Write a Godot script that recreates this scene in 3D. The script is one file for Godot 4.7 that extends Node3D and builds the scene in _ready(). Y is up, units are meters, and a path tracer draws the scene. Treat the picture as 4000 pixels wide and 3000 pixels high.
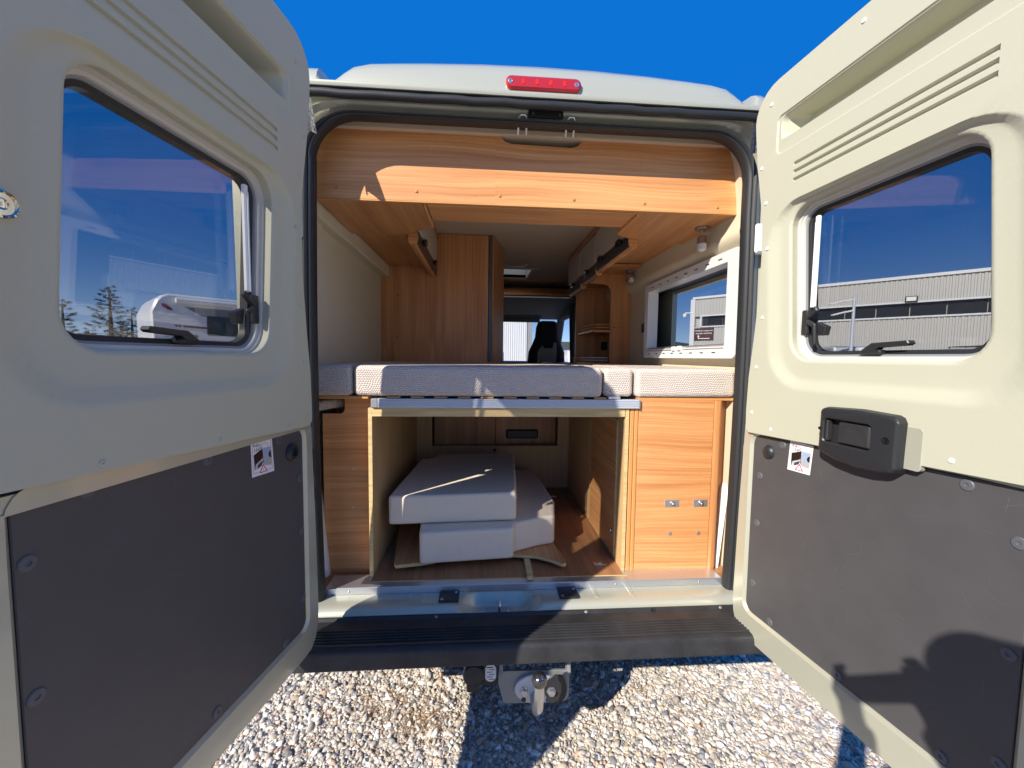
extends Node3D
# A camper van seen from behind with both rear doors open, on gravel under a clear sky.

var M := {}
var T := {}
var taken := {}
var rng := RandomNumberGenerator.new()

const CAM := Vector3(-0.19, 1.43, 1.485)
const FOCAL := 1580.0


# ---------------------------------------------------------------- mesh builder
class MB:
	var v := PackedVector3Array()
	var t := PackedVector2Array()
	var sx := 1.0
	var org := Vector3.ZERO
	var lean := Vector2.ZERO     # for a door: where the eye stands along it and off it; zero leaves the shape plain

	static func leaned(p: Vector3, e: Vector2) -> Vector3:
		# above the belt line the flanks of the van, and with them the doors, lean in towards the roof
		var h := maxf(0.0, p.y - 1.20)
		var w := 0.056 * (h if h > 0.2 else h * h / 0.4 + h * 0.5) 
		var k := w / e.y
		return Vector3(p.x + (e.x - p.x) * k, p.y + (1.43 - p.y) * k, p.z + w)

	func tri(a: Vector3, b: Vector3, c: Vector3, ua := Vector2.ZERO, ub := Vector2.ZERO, uc := Vector2.ZERO) -> void:
		if lean.y != 0.0:
			a = leaned(a, lean); b = leaned(b, lean); c = leaned(c, lean)
		a -= org; b -= org; c -= org
		if sx < 0.0:
			a.x = -a.x; b.x = -b.x; c.x = -c.x
			v.append(a); v.append(b); v.append(c)
			t.append(ua); t.append(ub); t.append(uc)
		else:
			v.append(a); v.append(c); v.append(b)
			t.append(ua); t.append(uc); t.append(ub)

	func quad(a: Vector3, b: Vector3, c: Vector3, d: Vector3) -> void:
		tri(a, b, c); tri(a, c, d)

	func quad_uv(a: Vector3, b: Vector3, c: Vector3, d: Vector3) -> void:
		tri(a, b, c, Vector2(0, 1), Vector2(1, 1), Vector2(1, 0))
		tri(a, c, d, Vector2(0, 1), Vector2(1, 0), Vector2(0, 0))

	func tri_o(a: Vector3, b: Vector3, c: Vector3, o: Vector3) -> void:
		if (b - a).cross(c - a).dot((a + b + c) / 3.0 - o) < 0.0:
			tri(a, c, b)
		else:
			tri(a, b, c)

	func quad_o(a: Vector3, b: Vector3, c: Vector3, d: Vector3, o: Vector3) -> void:
		tri_o(a, b, c, o); tri_o(a, c, d, o)

	func box(c: Vector3, s: Vector3, bev := 0.0, xf := Transform3D()) -> void:
		var h := s * 0.5
		var b: float = min(bev, min(h.x, min(h.y, h.z)) * 0.95)
		var o: Vector3 = xf * c
		var p := {}
		for i in 8:
			var g := Vector3(1 if i & 1 else -1, 1 if i & 2 else -1, 1 if i & 4 else -1)
			for k in 3:
				var q := Vector3(g.x * (h.x - b), g.y * (h.y - b), g.z * (h.z - b))
				q[k] = g[k] * h[k]
				p[i * 3 + k] = xf * (c + q)
		for k in 3:
			var k1 := (k + 1) % 3
			var k2 := (k + 2) % 3
			for s2 in 2:
				var base := (s2 << k)
				var i0 := base
				var i1 := base | (1 << k1)
				var i2 := base | (1 << k1) | (1 << k2)
				var i3 := base | (1 << k2)
				quad_o(p[i0 * 3 + k], p[i1 * 3 + k], p[i2 * 3 + k], p[i3 * 3 + k], o)
			if b > 0.0:
				for s1 in 2:
					for s2 in 2:
						var e0 := (s1 << k1) | (s2 << k2)
						var e1 := e0 | (1 << k)
						quad_o(p[e0 * 3 + k1], p[e1 * 3 + k1], p[e1 * 3 + k2], p[e0 * 3 + k2], o)
		if b > 0.0:
			for i in 8:
				tri_o(p[i * 3], p[i * 3 + 1], p[i * 3 + 2], o)

	func bar(a: Vector3, b: Vector3, w: float, h: float, bev := 0.0, up := Vector3.UP) -> void:
		var z := (b - a).normalized()
		var x := up.cross(z)
		if x.length() < 0.01:
			x = Vector3.RIGHT.cross(z)
		x = x.normalized()
		var y := z.cross(x)
		box(Vector3.ZERO, Vector3(w, h, a.distance_to(b)), bev, Transform3D(Basis(x, y, z), (a + b) * 0.5))

	func loft(loops: Array, closed := true, flip := false) -> void:
		for k in loops.size() - 1:
			var l0: PackedVector3Array = loops[k]
			var l1: PackedVector3Array = loops[k + 1]
			var n := l0.size()
			for i in (n if closed else n - 1):
				var j := (i + 1) % n
				if flip:
					quad(l0[j], l0[i], l1[i], l1[j])
				else:
					quad(l0[i], l0[j], l1[j], l1[i])

	func fan(loop: PackedVector3Array, flip := false) -> void:
		var c := Vector3.ZERO
		for q in loop:
			c += q
		c /= loop.size()
		for i in loop.size():
			var j := (i + 1) % loop.size()
			if flip:
				tri(c, loop[j], loop[i])
			else:
				tri(c, loop[i], loop[j])

	func tube(path: PackedVector3Array, r: float, n := 10, caps := true, closed := false) -> void:
		var loops := []
		var up := Vector3(0.123, 0.98, 0.05)
		var m := path.size()
		for i in m:
			var d: Vector3
			if closed:
				d = path[(i + 1) % m] - path[(i + m - 1) % m]
			else:
				d = path[min(i + 1, m - 1)] - path[max(i - 1, 0)]
			d = d.normalized()
			var x := up.cross(d)
			if x.length() < 0.05:
				x = Vector3(1, 0, 0.2).cross(d)
			x = x.normalized()
			var y := d.cross(x)
			up = y
			var l := PackedVector3Array()
			for k in n:
				var a := TAU * k / n
				l.append(path[i] + x * (cos(a) * r) + y * (sin(a) * r))
			loops.append(l)
		if closed:
			loops.append(loops[0])
		loft(loops, true, false)
		if caps and not closed:
			fan(loops[0], true)
			fan(loops[-1], false)

	func lathe(prof: Array, n := 20, xf := Transform3D()) -> void:   # (radius, height) along local y, from bottom to top
		var loops := []
		for q in prof:
			var l := PackedVector3Array()
			for k in n:
				var a := -TAU * k / n
				l.append(xf * Vector3(cos(a) * q.x, q.y, sin(a) * q.x))
			loops.append(l)
		loft(loops)
		if prof[0].x > 0.0001:
			fan(loops[0], true)
		if prof[-1].x > 0.0001:
			fan(loops[-1])

	static func area(p: PackedVector2Array) -> float:
		var a := 0.0
		for i in p.size():
			var j := (i + 1) % p.size()
			a += p[i].x * p[j].y - p[j].x * p[i].y
		return a * 0.5

	static func inset(p: PackedVector2Array, d: float) -> PackedVector2Array:   # p runs counter-clockwise
		var q := PackedVector2Array()
		var n := p.size()
		for i in n:
			var e0 := (p[i] - p[(i + n - 1) % n]).normalized()
			var e1 := (p[(i + 1) % n] - p[i]).normalized()
			var m := Vector2(-e0.y, e0.x) + Vector2(-e1.y, e1.x)
			if m.length() < 0.01:
				q.append(p[i])
				continue
			m = m.normalized()
			var k: float = max(0.35, m.dot(Vector2(-e1.y, e1.x)))
			q.append(p[i] + m * (d / k))
		return q

	func prism(poly: PackedVector2Array, z0: float, z1: float, bev := 0.0, xf := Transform3D(), back := true) -> void:
		var p := poly.duplicate()
		if area(p) < 0.0:
			p.reverse()
		var q := inset(p, bev) if bev > 0.0 else p
		var zb := z1 - bev
		var n := p.size()
		for i in n:
			var j := (i + 1) % n
			quad(xf * Vector3(p[i].x, p[i].y, z0), xf * Vector3(p[j].x, p[j].y, z0), xf * Vector3(p[j].x, p[j].y, zb), xf * Vector3(p[i].x, p[i].y, zb))
			if bev > 0.0:
				quad(xf * Vector3(p[i].x, p[i].y, zb), xf * Vector3(p[j].x, p[j].y, zb), xf * Vector3(q[j].x, q[j].y, z1), xf * Vector3(q[i].x, q[i].y, z1))
		var ix := Geometry2D.triangulate_polygon(q)
		for i in range(0, ix.size(), 3):
			var a := q[ix[i]]
			var b := q[ix[i + 1]]
			var c := q[ix[i + 2]]
			if (b - a).cross(c - a) < 0.0:
				var s := b
				b = c
				c = s
			tri(xf * Vector3(a.x, a.y, z1), xf * Vector3(b.x, b.y, z1), xf * Vector3(c.x, c.y, z1))
		if back:
			ix = Geometry2D.triangulate_polygon(p)
			for i in range(0, ix.size(), 3):
				var a := p[ix[i]]
				var b := p[ix[i + 1]]
				var c := p[ix[i + 2]]
				if (b - a).cross(c - a) > 0.0:
					var s := b
					b = c
					c = s
				tri(xf * Vector3(a.x, a.y, z0), xf * Vector3(b.x, b.y, z0), xf * Vector3(c.x, c.y, z0))

	func sweep_x(prof: PackedVector2Array, x0: float, x1: float, caps := true) -> void:   # prof holds (z, y); its left side is outside
		for i in prof.size() - 1:
			var a := prof[i]
			var b := prof[i + 1]
			quad(Vector3(x0, a.y, a.x), Vector3(x1, a.y, a.x), Vector3(x1, b.y, b.x), Vector3(x0, b.y, b.x))
		if caps:
			var ix := Geometry2D.triangulate_polygon(prof)
			var o := Vector3((x0 + x1) * 0.5, 0, 0)
			for i in range(0, ix.size(), 3):
				for x in [x0, x1]:
					o.y = prof[ix[i]].y; o.z = prof[ix[i]].x
					tri_o(Vector3(x, prof[ix[i]].y, prof[ix[i]].x), Vector3(x, prof[ix[i + 1]].y, prof[ix[i + 1]].x), Vector3(x, prof[ix[i + 2]].y, prof[ix[i + 2]].x), o)

	# a plate between two loops seen from a centre: front at w1, back at w0, with the walls
	func commit(angle := 38.0) -> ArrayMesh:
		var nf := v.size() / 3
		var fn := PackedVector3Array()
		fn.resize(nf)
		for f in nf:
			fn[f] = (v[f * 3 + 2] - v[f * 3]).cross(v[f * 3 + 1] - v[f * 3])
		var nn := PackedVector3Array()
		nn.resize(v.size())
		if angle <= 0.0:
			for f in nf:
				var q := fn[f].normalized()
				nn[f * 3] = q; nn[f * 3 + 1] = q; nn[f * 3 + 2] = q
		else:
			var at := {}
			for i in v.size():
				var key := Vector3i((v[i] * 20000.0).round())
				if at.has(key):
					at[key].append(i / 3)
				else:
					at[key] = [i / 3]
			var lim := cos(deg_to_rad(angle))
			var un := PackedVector3Array()
			un.resize(nf)
			for f in nf:
				un[f] = fn[f].normalized()
			for i in v.size():
				var f := i / 3
				var s := Vector3.ZERO
				for o in at[Vector3i((v[i] * 20000.0).round())]:
					if un[o].dot(un[f]) > lim:
						s += fn[o]
				nn[i] = s.normalized() if s.length() > 1e-14 else un[f]
		var arr := []
		arr.resize(Mesh.ARRAY_MAX)
		arr[Mesh.ARRAY_VERTEX] = v
		arr[Mesh.ARRAY_NORMAL] = nn
		arr[Mesh.ARRAY_TEX_UV] = t
		var am := ArrayMesh.new()
		am.add_surface_from_arrays(Mesh.PRIMITIVE_TRIANGLES, arr)
		return am


# ---------------------------------------------------------------- scene helpers
func numbered(called: String) -> String:
	var n: int = taken.get(called, 0)
	taken[called] = n + 1
	return called if n == 0 else "%s_%03d" % [called, n]

func tag(o: Node, label: String, category: String, group := "") -> void:
	o.set_meta("label", label)
	o.set_meta("category", category)
	if group != "":
		o.set_meta("group", group)

func thing(called: String, label: String, category: String, at := Vector3.ZERO, group := "") -> Node3D:
	var o := Node3D.new()
	o.name = numbered(called)
	add_child(o)
	o.position = at
	tag(o, label, category, group)
	return o

func structure(called: String) -> Node3D:
	var o := Node3D.new()
	o.name = called
	add_child(o)
	o.set_meta("kind", "structure")
	return o

func part(parent: Node3D, called: String, mesh: Mesh, material: Material, xf := Transform3D(), rooted := true) -> MeshInstance3D:
	# geometry is given in the axes of the scene root unless rooted is false; top-level nodes here are only moved, never turned
	var o := MeshInstance3D.new()
	o.name = called
	o.mesh = mesh
	o.material_override = null
	for s in mesh.get_surface_count():
		o.set_surface_override_material(s, material)
	parent.add_child(o, true)
	o.transform = xf
	if rooted:
		var base := parent
		var shift := Vector3.ZERO
		while base != self and base != null:
			shift += base.position
			base = base.get_parent() as Node3D
		o.position -= shift
	return o

func rrect(x0: float, y0: float, x1: float, y1: float, r: float, n := 6) -> PackedVector2Array:
	var p := PackedVector2Array()
	var cs := [Vector2(x1 - r, y0 + r), Vector2(x1 - r, y1 - r), Vector2(x0 + r, y1 - r), Vector2(x0 + r, y0 + r)]
	for k in 4:
		for i in n + 1:
			var a := -PI / 2 + PI / 2 * k + PI / 2 * i / n
			p.append(cs[k] + Vector2(cos(a), sin(a)) * r)
	return p

func radial(poly: PackedVector2Array, c: Vector2, angles: PackedFloat32Array, w: float) -> PackedVector3Array:
	var out := PackedVector3Array()
	var n := poly.size()
	for a in angles:
		var d := Vector2(cos(a), sin(a))
		var best := 0.0
		for i in n:
			var p := poly[i] - c
			var e := poly[(i + 1) % n] - poly[i]
			var den := d.cross(e)
			if absf(den) < 1e-9:
				continue
			var s := p.cross(e) / den
			var k := p.cross(d) / den
			if s > best and k >= -1e-5 and k <= 1.00001:
				best = s
		out.append(Vector3(c.x + d.x * best, c.y + d.y * best, w))
	return out

func angles_of(polys: Array, c: Vector2, n := 48) -> PackedFloat32Array:
	var a := []
	for i in n:
		a.append(TAU * i / n)
	for p in polys:
		for q in p:
			a.append(fposmod((q - c).angle(), TAU))
	a.sort()
	var out := PackedFloat32Array()
	for x in a:
		if out.size() == 0 or x - out[-1] > 0.0012:
			out.append(x)
	return out

func along(a: Vector3, b: Vector3) -> Transform3D:   # local y runs from a to b
	var y := (b - a).normalized()
	var x := y.cross(Vector3(0.3, 0.2, 0.93)).normalized()
	return Transform3D(Basis(x, y, x.cross(y)), a)

func lin(r: float, g: float, b: float, a := 1.0) -> Color:
	var c := Color(r, g, b).linear_to_srgb()
	c.a = a
	return c

func mat(called: String, c: Color, rough: float, metal := 0.0) -> StandardMaterial3D:
	var m := StandardMaterial3D.new()
	m.resource_name = called
	m.albedo_color = c
	m.roughness = rough
	m.metallic = metal
	M[called] = m
	return m

func tri_planar(m: StandardMaterial3D, size: Vector3, off := Vector3.ZERO) -> void:
	m.uv1_triplanar = true
	m.uv1_triplanar_sharpness = 8.0
	m.uv1_scale = Vector3(1.0 / size.x, 1.0 / size.y, 1.0 / size.z)
	m.uv1_offset = off

func relief(m: StandardMaterial3D, tex: Texture2D, cm: float) -> void:
	m.heightmap_enabled = true
	m.heightmap_texture = tex
	m.heightmap_scale = cm


# ---------------------------------------------------------------- textures
func noise_bytes(sd: int, w: int, h: int, freq: float, to_w: int, to_h: int, octaves := 3) -> PackedByteArray:
	var n := FastNoiseLite.new()
	n.seed = sd
	n.noise_type = FastNoiseLite.TYPE_SIMPLEX_SMOOTH
	n.frequency = freq
	n.fractal_octaves = octaves
	var im := n.get_seamless_image(w, h)
	im.convert(Image.FORMAT_L8)
	if w != to_w or h != to_h:
		im.resize(to_w, to_h, Image.INTERPOLATE_CUBIC)
	return im.get_data()

func texture(w: int, h: int, data: PackedByteArray) -> ImageTexture:
	var im := Image.create_from_data(w, h, false, Image.FORMAT_RGB8, data)
	im.generate_mipmaps()
	return ImageTexture.create_from_image(im)

func wood(sd: int, light: Vector3, dark: Vector3, contrast: float, upright: bool) -> ImageTexture:
	var w := 768
	var h := 768
	var fine := noise_bytes(sd, 16, 768, 0.11, w, h, 3)
	var mid := noise_bytes(sd + 1, 10, 224, 0.07, w, h, 2)
	var lines := noise_bytes(sd + 2, 14, 512, 0.12, w, h, 2)
	var warp := noise_bytes(sd + 3, 32, 32, 0.06, w, h, 2)
	var patch := noise_bytes(sd + 4, 24, 24, 0.08, w, h, 2)
	var out := PackedByteArray()
	out.resize(w * h * 3)
	var lc := Color(light.x, light.y, light.z).linear_to_srgb()
	var dc := Color(dark.x, dark.y, dark.z).linear_to_srgb()
	for y in h:
		for x in w:
			var i := y * w + x
			var yy := (y + (warp[i] * 16) / 255) % h
			var j := yy * w + x
			var s := (fine[j] / 255.0 - 0.5) * 0.75 + (mid[j] / 255.0 - 0.5) * 0.65 + 0.36 + (patch[i] / 255.0 - 0.5) * 0.2
			var l := absf(lines[j] / 255.0 - 0.5)
			if l < 0.022:
				s += (0.022 - l) * 14.0 * (patch[i] / 255.0)
			s = clampf(0.4 + (s - 0.4) * contrast, 0.0, 1.0)
			var c := lc.lerp(dc, s)
			var k := (x * w + y) * 3 if upright else i * 3
			out[k] = int(c.r * 255.0)
			out[k + 1] = int(c.g * 255.0)
			out[k + 2] = int(c.b * 255.0)
	return texture(w, h, out)

func height_noise(sd: int, freq: float, size := 256, octaves := 3) -> ImageTexture:
	var d := noise_bytes(sd, size, size, freq, size, size, octaves)
	var im := Image.create_from_data(size, size, false, Image.FORMAT_L8, d)
	im.convert(Image.FORMAT_RGB8)
	return ImageTexture.create_from_image(im)

func dimple_height() -> ImageTexture:
	# quilted cloth: rows of small cushions that drift along the rows
	var s := 512
	var out := PackedByteArray()
	out.resize(s * s * 3)
	var w := noise_bytes(77, 64, 64, 0.035, s, s, 2)
	var w2 := noise_bytes(78, 64, 64, 0.035, s, s, 2)
	var n := 22.0
	for y in s:
		for x in s:
			var i := y * s + x
			var px := x / float(s) * n + (w[i] / 255.0 - 0.5) * 1.1
			var py := y / float(s) * n * 1.25 + (w2[i] / 255.0 - 0.5) * 1.1
			var row := floorf(py)
			var ax := px + (0.5 if int(row) & 1 else 0.0)
			var dx := ax - floorf(ax) - 0.5
			var dy := py - row - 0.5
			var v := 1.0 - minf(1.0, (dx * dx * 3.6 + dy * dy * 3.6))
			v = sqrt(maxf(v, 0.0))
			var b := int(clampf(v, 0, 1) * 255.0)
			out[i * 3] = b; out[i * 3 + 1] = b; out[i * 3 + 2] = b
	return texture(s, s, out)

func speckle(sd: int, a: Vector3, b: Vector3, freq: float, size := 256, hard := 1.0) -> ImageTexture:
	var d := noise_bytes(sd, size, size, freq, size, size, 3)
	var out := PackedByteArray()
	out.resize(size * size * 3)
	var ca := Color(a.x, a.y, a.z).linear_to_srgb()
	var cb := Color(b.x, b.y, b.z).linear_to_srgb()
	for i in size * size:
		var s := clampf(0.5 + (d[i] / 255.0 - 0.5) * hard, 0.0, 1.0)
		var c := ca.lerp(cb, s)
		out[i * 3] = int(c.r * 255.0); out[i * 3 + 1] = int(c.g * 255.0); out[i * 3 + 2] = int(c.b * 255.0)
	return texture(size, size, out)

func worn(sd: int, base: Vector3, spread: float, scratches: int, pale: Vector3, size := 512) -> ImageTexture:
	# fine speckle, broad uneven dulling and thin scratches
	var d := noise_bytes(sd, size, size, 0.35, size, size, 2)
	var e := noise_bytes(sd + 1, 64, 64, 0.06, size, size, 3)
	var im := Image.create(size, size, false, Image.FORMAT_RGB8)
	for y in size:
		for x in size:
			var i := y * size + x
			var k := 1.0 + ((d[i] / 255.0 - 0.5) * 0.7 + (e[i] / 255.0 - 0.5)) * spread
			im.set_pixel(x, y, Color(base.x * k, base.y * k, base.z * k).linear_to_srgb())
	var r := RandomNumberGenerator.new()
	r.seed = sd
	for n in scratches:
		var p := Vector2(r.randf() * size, r.randf() * size)
		var v := Vector2.from_angle(r.randf() * TAU)
		var t := r.randf_range(0.12, 0.5)
		for k in r.randi_range(4, 46):
			p += v
			v = v.rotated(r.randf_range(-0.06, 0.06))
			var q := Vector2i(posmod(int(p.x), size), posmod(int(p.y), size))
			im.set_pixelv(q, im.get_pixelv(q).lerp(Color(pale.x, pale.y, pale.z).linear_to_srgb(), t))
	im.generate_mipmaps()
	return ImageTexture.create_from_image(im)

const GLYPH := {
	"m": [0, 0, 26, 21, 21, 21, 21], "a": [0, 0, 14, 1, 15, 17, 15], "x": [0, 0, 17, 10, 4, 10, 17],
	"1": [4, 12, 4, 4, 4, 4, 14], "6": [6, 8, 16, 30, 17, 17, 14], "0": [14, 17, 19, 21, 25, 17, 14], "o": [12, 18, 18, 12, 0, 0, 0], "!": [4, 4, 4, 4, 4, 0, 4], ".": [0, 0, 0, 0, 0, 12, 12],
}

func put_text(im: Image, s: String, x: int, y: int, k: int, c: Color) -> void:
	for ch in s:
		if GLYPH.has(ch):
			for r in 7:
				for b in 5:
					if GLYPH[ch][r] & (16 >> b):
						im.fill_rect(Rect2i(x + b * k, y + r * k, k, k), c)
		x += 6 * k

func put_poly(im: Image, poly: PackedVector2Array, c: Color) -> void:
	var r := Rect2(poly[0], Vector2.ZERO)
	for p in poly:
		r = r.expand(p)
	for y in range(int(r.position.y), int(r.end.y) + 1):
		for x in range(int(r.position.x), int(r.end.x) + 1):
			if x >= 0 and y >= 0 and x < im.get_width() and y < im.get_height() and Geometry2D.is_point_in_polygon(Vector2(x + 0.5, y + 0.5), poly):
				im.set_pixel(x, y, c)

func sticker_texture() -> ImageTexture:
	var im := Image.create(160, 208, false, Image.FORMAT_RGB8)
	im.fill(Color(0.93, 0.92, 0.93))
	for k in 2:
		var q := [Rect2i(10, 10, 140, 2), Rect2i(10, 186, 140, 2), Rect2i(10, 10, 2, 178), Rect2i(148, 10, 2, 178)]
		for r in q:
			im.fill_rect(r, Color(0.62, 0.45, 0.47))
	put_text(im, "max.", 18, 18, 3, Color(0.2, 0.2, 0.22))
	put_text(im, "160o", 18, 46, 3, Color(0.2, 0.2, 0.22))
	for i in 7:   # the dashed arc of the swing
		var a := PI + PI * (i + 0.5) / 7.0
		im.fill_rect(Rect2i(int(100 + cos(a) * 30) - 3, int(50 + sin(a) * 24) - 1, 6, 3), Color(0.15, 0.15, 0.2))
	put_poly(im, PackedVector2Array([Vector2(18, 84), Vector2(86, 56), Vector2(88, 150), Vector2(22, 170)]), Color(0.16, 0.11, 0.1))
	put_poly(im, PackedVector2Array([Vector2(30, 140), Vector2(84, 112), Vector2(84, 150), Vector2(24, 172)]), Color(0.75, 0.76, 0.78))
	put_poly(im, PackedVector2Array([Vector2(44, 146), Vector2(80, 126), Vector2(80, 150), Vector2(44, 168)]), Color(0.24, 0.28, 0.3))
	put_poly(im, PackedVector2Array([Vector2(88, 54), Vector2(146, 54), Vector2(146, 160), Vector2(88, 150)]), Color(0.62, 0.7, 0.8))
	put_poly(im, PackedVector2Array([Vector2(88, 122), Vector2(146, 126), Vector2(146, 166), Vector2(88, 156)]), Color(0.7, 0.68, 0.68))
	put_poly(im, PackedVector2Array([Vector2(146, 76), Vector2(132, 84), Vector2(126, 100), Vector2(132, 116), Vector2(146, 122)]), Color(0.12, 0.11, 0.14))
	put_poly(im, PackedVector2Array([Vector2(74, 108), Vector2(90, 100), Vector2(84, 116)]), Color(0.75, 0.12, 0.1))
	put_poly(im, PackedVector2Array([Vector2(82, 138), Vector2(118, 200), Vector2(46, 200)]), Color(0.95, 0.94, 0.95))
	put_poly(im, PackedVector2Array([Vector2(82, 144), Vector2(112, 196), Vector2(52, 196)]), Color(0.75, 0.14, 0.2))
	put_poly(im, PackedVector2Array([Vector2(82, 155), Vector2(103, 191), Vector2(61, 191)]), Color(0.93, 0.9, 0.92))
	put_text(im, "!", 76, 168, 2, Color(0.25, 0.2, 0.22))
	im.generate_mipmaps()
	return ImageTexture.create_from_image(im)


func make_materials() -> void:
	var wl := Vector3(0.76, 0.385, 0.155)
	var wd := Vector3(0.47, 0.180, 0.060)
	T.wood_h = wood(11, wl, wd, 0.95, false)
	T.wood_v = wood(31, wl * 0.9, wd * 0.9, 0.85, true)
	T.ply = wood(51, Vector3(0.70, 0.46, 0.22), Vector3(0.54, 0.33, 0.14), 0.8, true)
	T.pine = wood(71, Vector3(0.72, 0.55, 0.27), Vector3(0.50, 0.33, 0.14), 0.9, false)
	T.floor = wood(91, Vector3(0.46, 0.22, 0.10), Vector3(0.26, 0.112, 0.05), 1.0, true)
	T.grain = height_noise(5, 0.09, 256, 3)
	T.cloth = height_noise(6, 0.3, 256, 2)
	T.dimple = dimple_height()
	T.lump = height_noise(9, 0.02, 256, 3)
	var m: StandardMaterial3D
	for k in 3:
		m = mat(["wood", "wood_second", "wood_third"][k], Color.WHITE, 0.42)
		m.albedo_texture = T.wood_h
		tri_planar(m, Vector3(1.5, 0.95, 1.2), [Vector3(0.1, 0.2, 0.3), Vector3(0.53, 0.05, 0.7), Vector3(0.31, 0.61, 0.12)][k])
		m = mat(["wood_upright", "wood_upright_second", "wood_upright_third"][k], Color.WHITE, 0.42)
		m.albedo_texture = T.wood_v
		tri_planar(m, Vector3(0.95, 1.5, 1.3), [Vector3(0.3, 0.1, 0.2), Vector3(0.71, 0.4, 0.5), Vector3(0.11, 0.7, 0.35)][k])
	m = mat("wood_edge", lin(0.62, 0.30, 0.10), 0.4)
	m = mat("plywood", Color.WHITE, 0.6)
	m.albedo_texture = T.ply
	tri_planar(m, Vector3(0.8, 0.8, 0.8))
	m = mat("plywood_edge", Color.WHITE, 0.65)
	m.albedo_texture = T.pine
	tri_planar(m, Vector3(0.7, 0.35, 0.7), Vector3(0.2, 0.33, 0.1))
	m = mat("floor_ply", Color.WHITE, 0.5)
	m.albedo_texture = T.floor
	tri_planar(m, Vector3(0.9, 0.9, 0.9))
	m = mat("dark_wood", lin(0.11, 0.045, 0.025), 0.5)
	# painted steel of the van: a champagne silver under clear lacquer
	m = mat("paint", lin(0.50, 0.50, 0.40), 0.38, 0.3)
	m.clearcoat_enabled = true
	m.clearcoat = 0.7
	m.clearcoat_roughness = 0.08
	m = mat("trim", lin(0.505, 0.50, 0.385), 0.62)
	tri_planar(m, Vector3(0.10, 0.10, 0.10))
	relief(m, T.grain, 0.014)
	m = mat("lining", lin(0.66, 0.59, 0.43), 0.9)
	tri_planar(m, Vector3(0.12, 0.12, 0.12))
	relief(m, T.cloth, 0.03)
	m = mat("ceiling_cloth", lin(0.68, 0.56, 0.42), 0.95)
	tri_planar(m, Vector3(0.15, 0.15, 0.15))
	relief(m, T.cloth, 0.04)
	m = mat("hardboard", Color.WHITE, 0.5)
	m.albedo_texture = worn(61, Vector3(0.074, 0.072, 0.076), 0.12, 60, Vector3(0.16, 0.16, 0.16))
	tri_planar(m, Vector3(0.55, 0.55, 0.55))
	relief(m, T.cloth, 0.012)
	m = mat("rivet", lin(0.10, 0.105, 0.12), 0.5)
	m = mat("rubber", lin(0.017, 0.019, 0.022), 0.55)
	tri_planar(m, Vector3(0.09, 0.5, 0.09))
	relief(m, T.grain, 0.02)
	m = mat("black_plastic", lin(0.022, 0.023, 0.026), 0.42)
	m = mat("black_gloss", lin(0.012, 0.012, 0.013), 0.12)
	m = mat("bumper_plastic", Color.WHITE, 0.48)
	m.albedo_texture = worn(63, Vector3(0.026, 0.026, 0.028), 0.7, 260, Vector3(0.12, 0.115, 0.11))
	tri_planar(m, Vector3(0.45, 0.45, 0.45))
	relief(m, T.cloth, 0.015)
	m = mat("white_plastic", lin(0.76, 0.77, 0.76), 0.4)
	m = mat("white_enamel", lin(0.78, 0.79, 0.78), 0.25)
	m.clearcoat_enabled = true
	m = mat("window_alu", lin(0.58, 0.56, 0.52), 0.45)
	m = mat("window_grey", lin(0.25, 0.26, 0.28), 0.45)
	m = mat("alu", lin(0.66, 0.68, 0.72), 0.34, 0.85)
	m = mat("alu_grey", lin(0.56, 0.60, 0.67), 0.45, 0.25)
	m = mat("hitch_steel", lin(0.27, 0.28, 0.29), 0.5, 0.35)
	m = mat("steel", lin(0.60, 0.60, 0.60), 0.28, 0.9)
	m = mat("chrome", lin(0.70, 0.70, 0.69), 0.1, 1.0)
	m = mat("ball_steel", lin(0.17, 0.165, 0.16), 0.18, 0.9)
	m = mat("brass_cap", lin(0.48, 0.26, 0.06), 0.4)
	m = mat("brake_red", lin(0.42, 0.004, 0.010), 0.12)
	m.clearcoat_enabled = true
	m = mat("led_red", lin(0.85, 0.03, 0.02), 0.25)
	m = mat("mattress", lin(0.70, 0.61, 0.54), 0.95)
	tri_planar(m, Vector3(0.20, 0.20, 0.20))
	relief(m, T.dimple, 0.28)
	m = mat("mattress_top", lin(0.52, 0.48, 0.47), 0.95)
	tri_planar(m, Vector3(0.1, 0.1, 0.1))
	relief(m, T.cloth, 0.05)
	m = mat("foam_cover", lin(0.84, 0.72, 0.58), 0.95)
	tri_planar(m, Vector3(0.25, 0.25, 0.25))
	relief(m, T.lump, 0.12)
	m = mat("seat_black", lin(0.02, 0.02, 0.022), 0.8)
	m = mat("seat_beige", lin(0.42, 0.38, 0.31), 0.85)
	m = mat("hose", lin(0.62, 0.57, 0.48), 0.55)
	m = mat("locker_door", lin(0.56, 0.50, 0.43), 0.5)
	m = mat("dark_strip", lin(0.045, 0.042, 0.042), 0.35)
	m = mat("blue_grey_strip", lin(0.075, 0.085, 0.11), 0.3)
	m = mat("cab_grey", lin(0.115, 0.115, 0.11), 0.8)
	m = mat("lamp_brown", lin(0.30, 0.22, 0.17), 0.35, 0.5)
	m = mat("frosted", lin(0.70, 0.68, 0.66), 0.45)
	m = mat("flap", lin(0.035, 0.038, 0.045), 0.55)
	tri_planar(m, Vector3(0.12, 0.12, 0.12))
	relief(m, T.lump, 0.4)
	m = mat("sticker", Color.WHITE, 0.35)
	m.albedo_texture = sticker_texture()
	# tinted acrylic
	m = mat("hatch", lin(0.85, 0.86, 0.84), 0.5)
	m.backlight_enabled = true
	m.backlight = Color(0.9, 0.92, 0.9)
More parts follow.
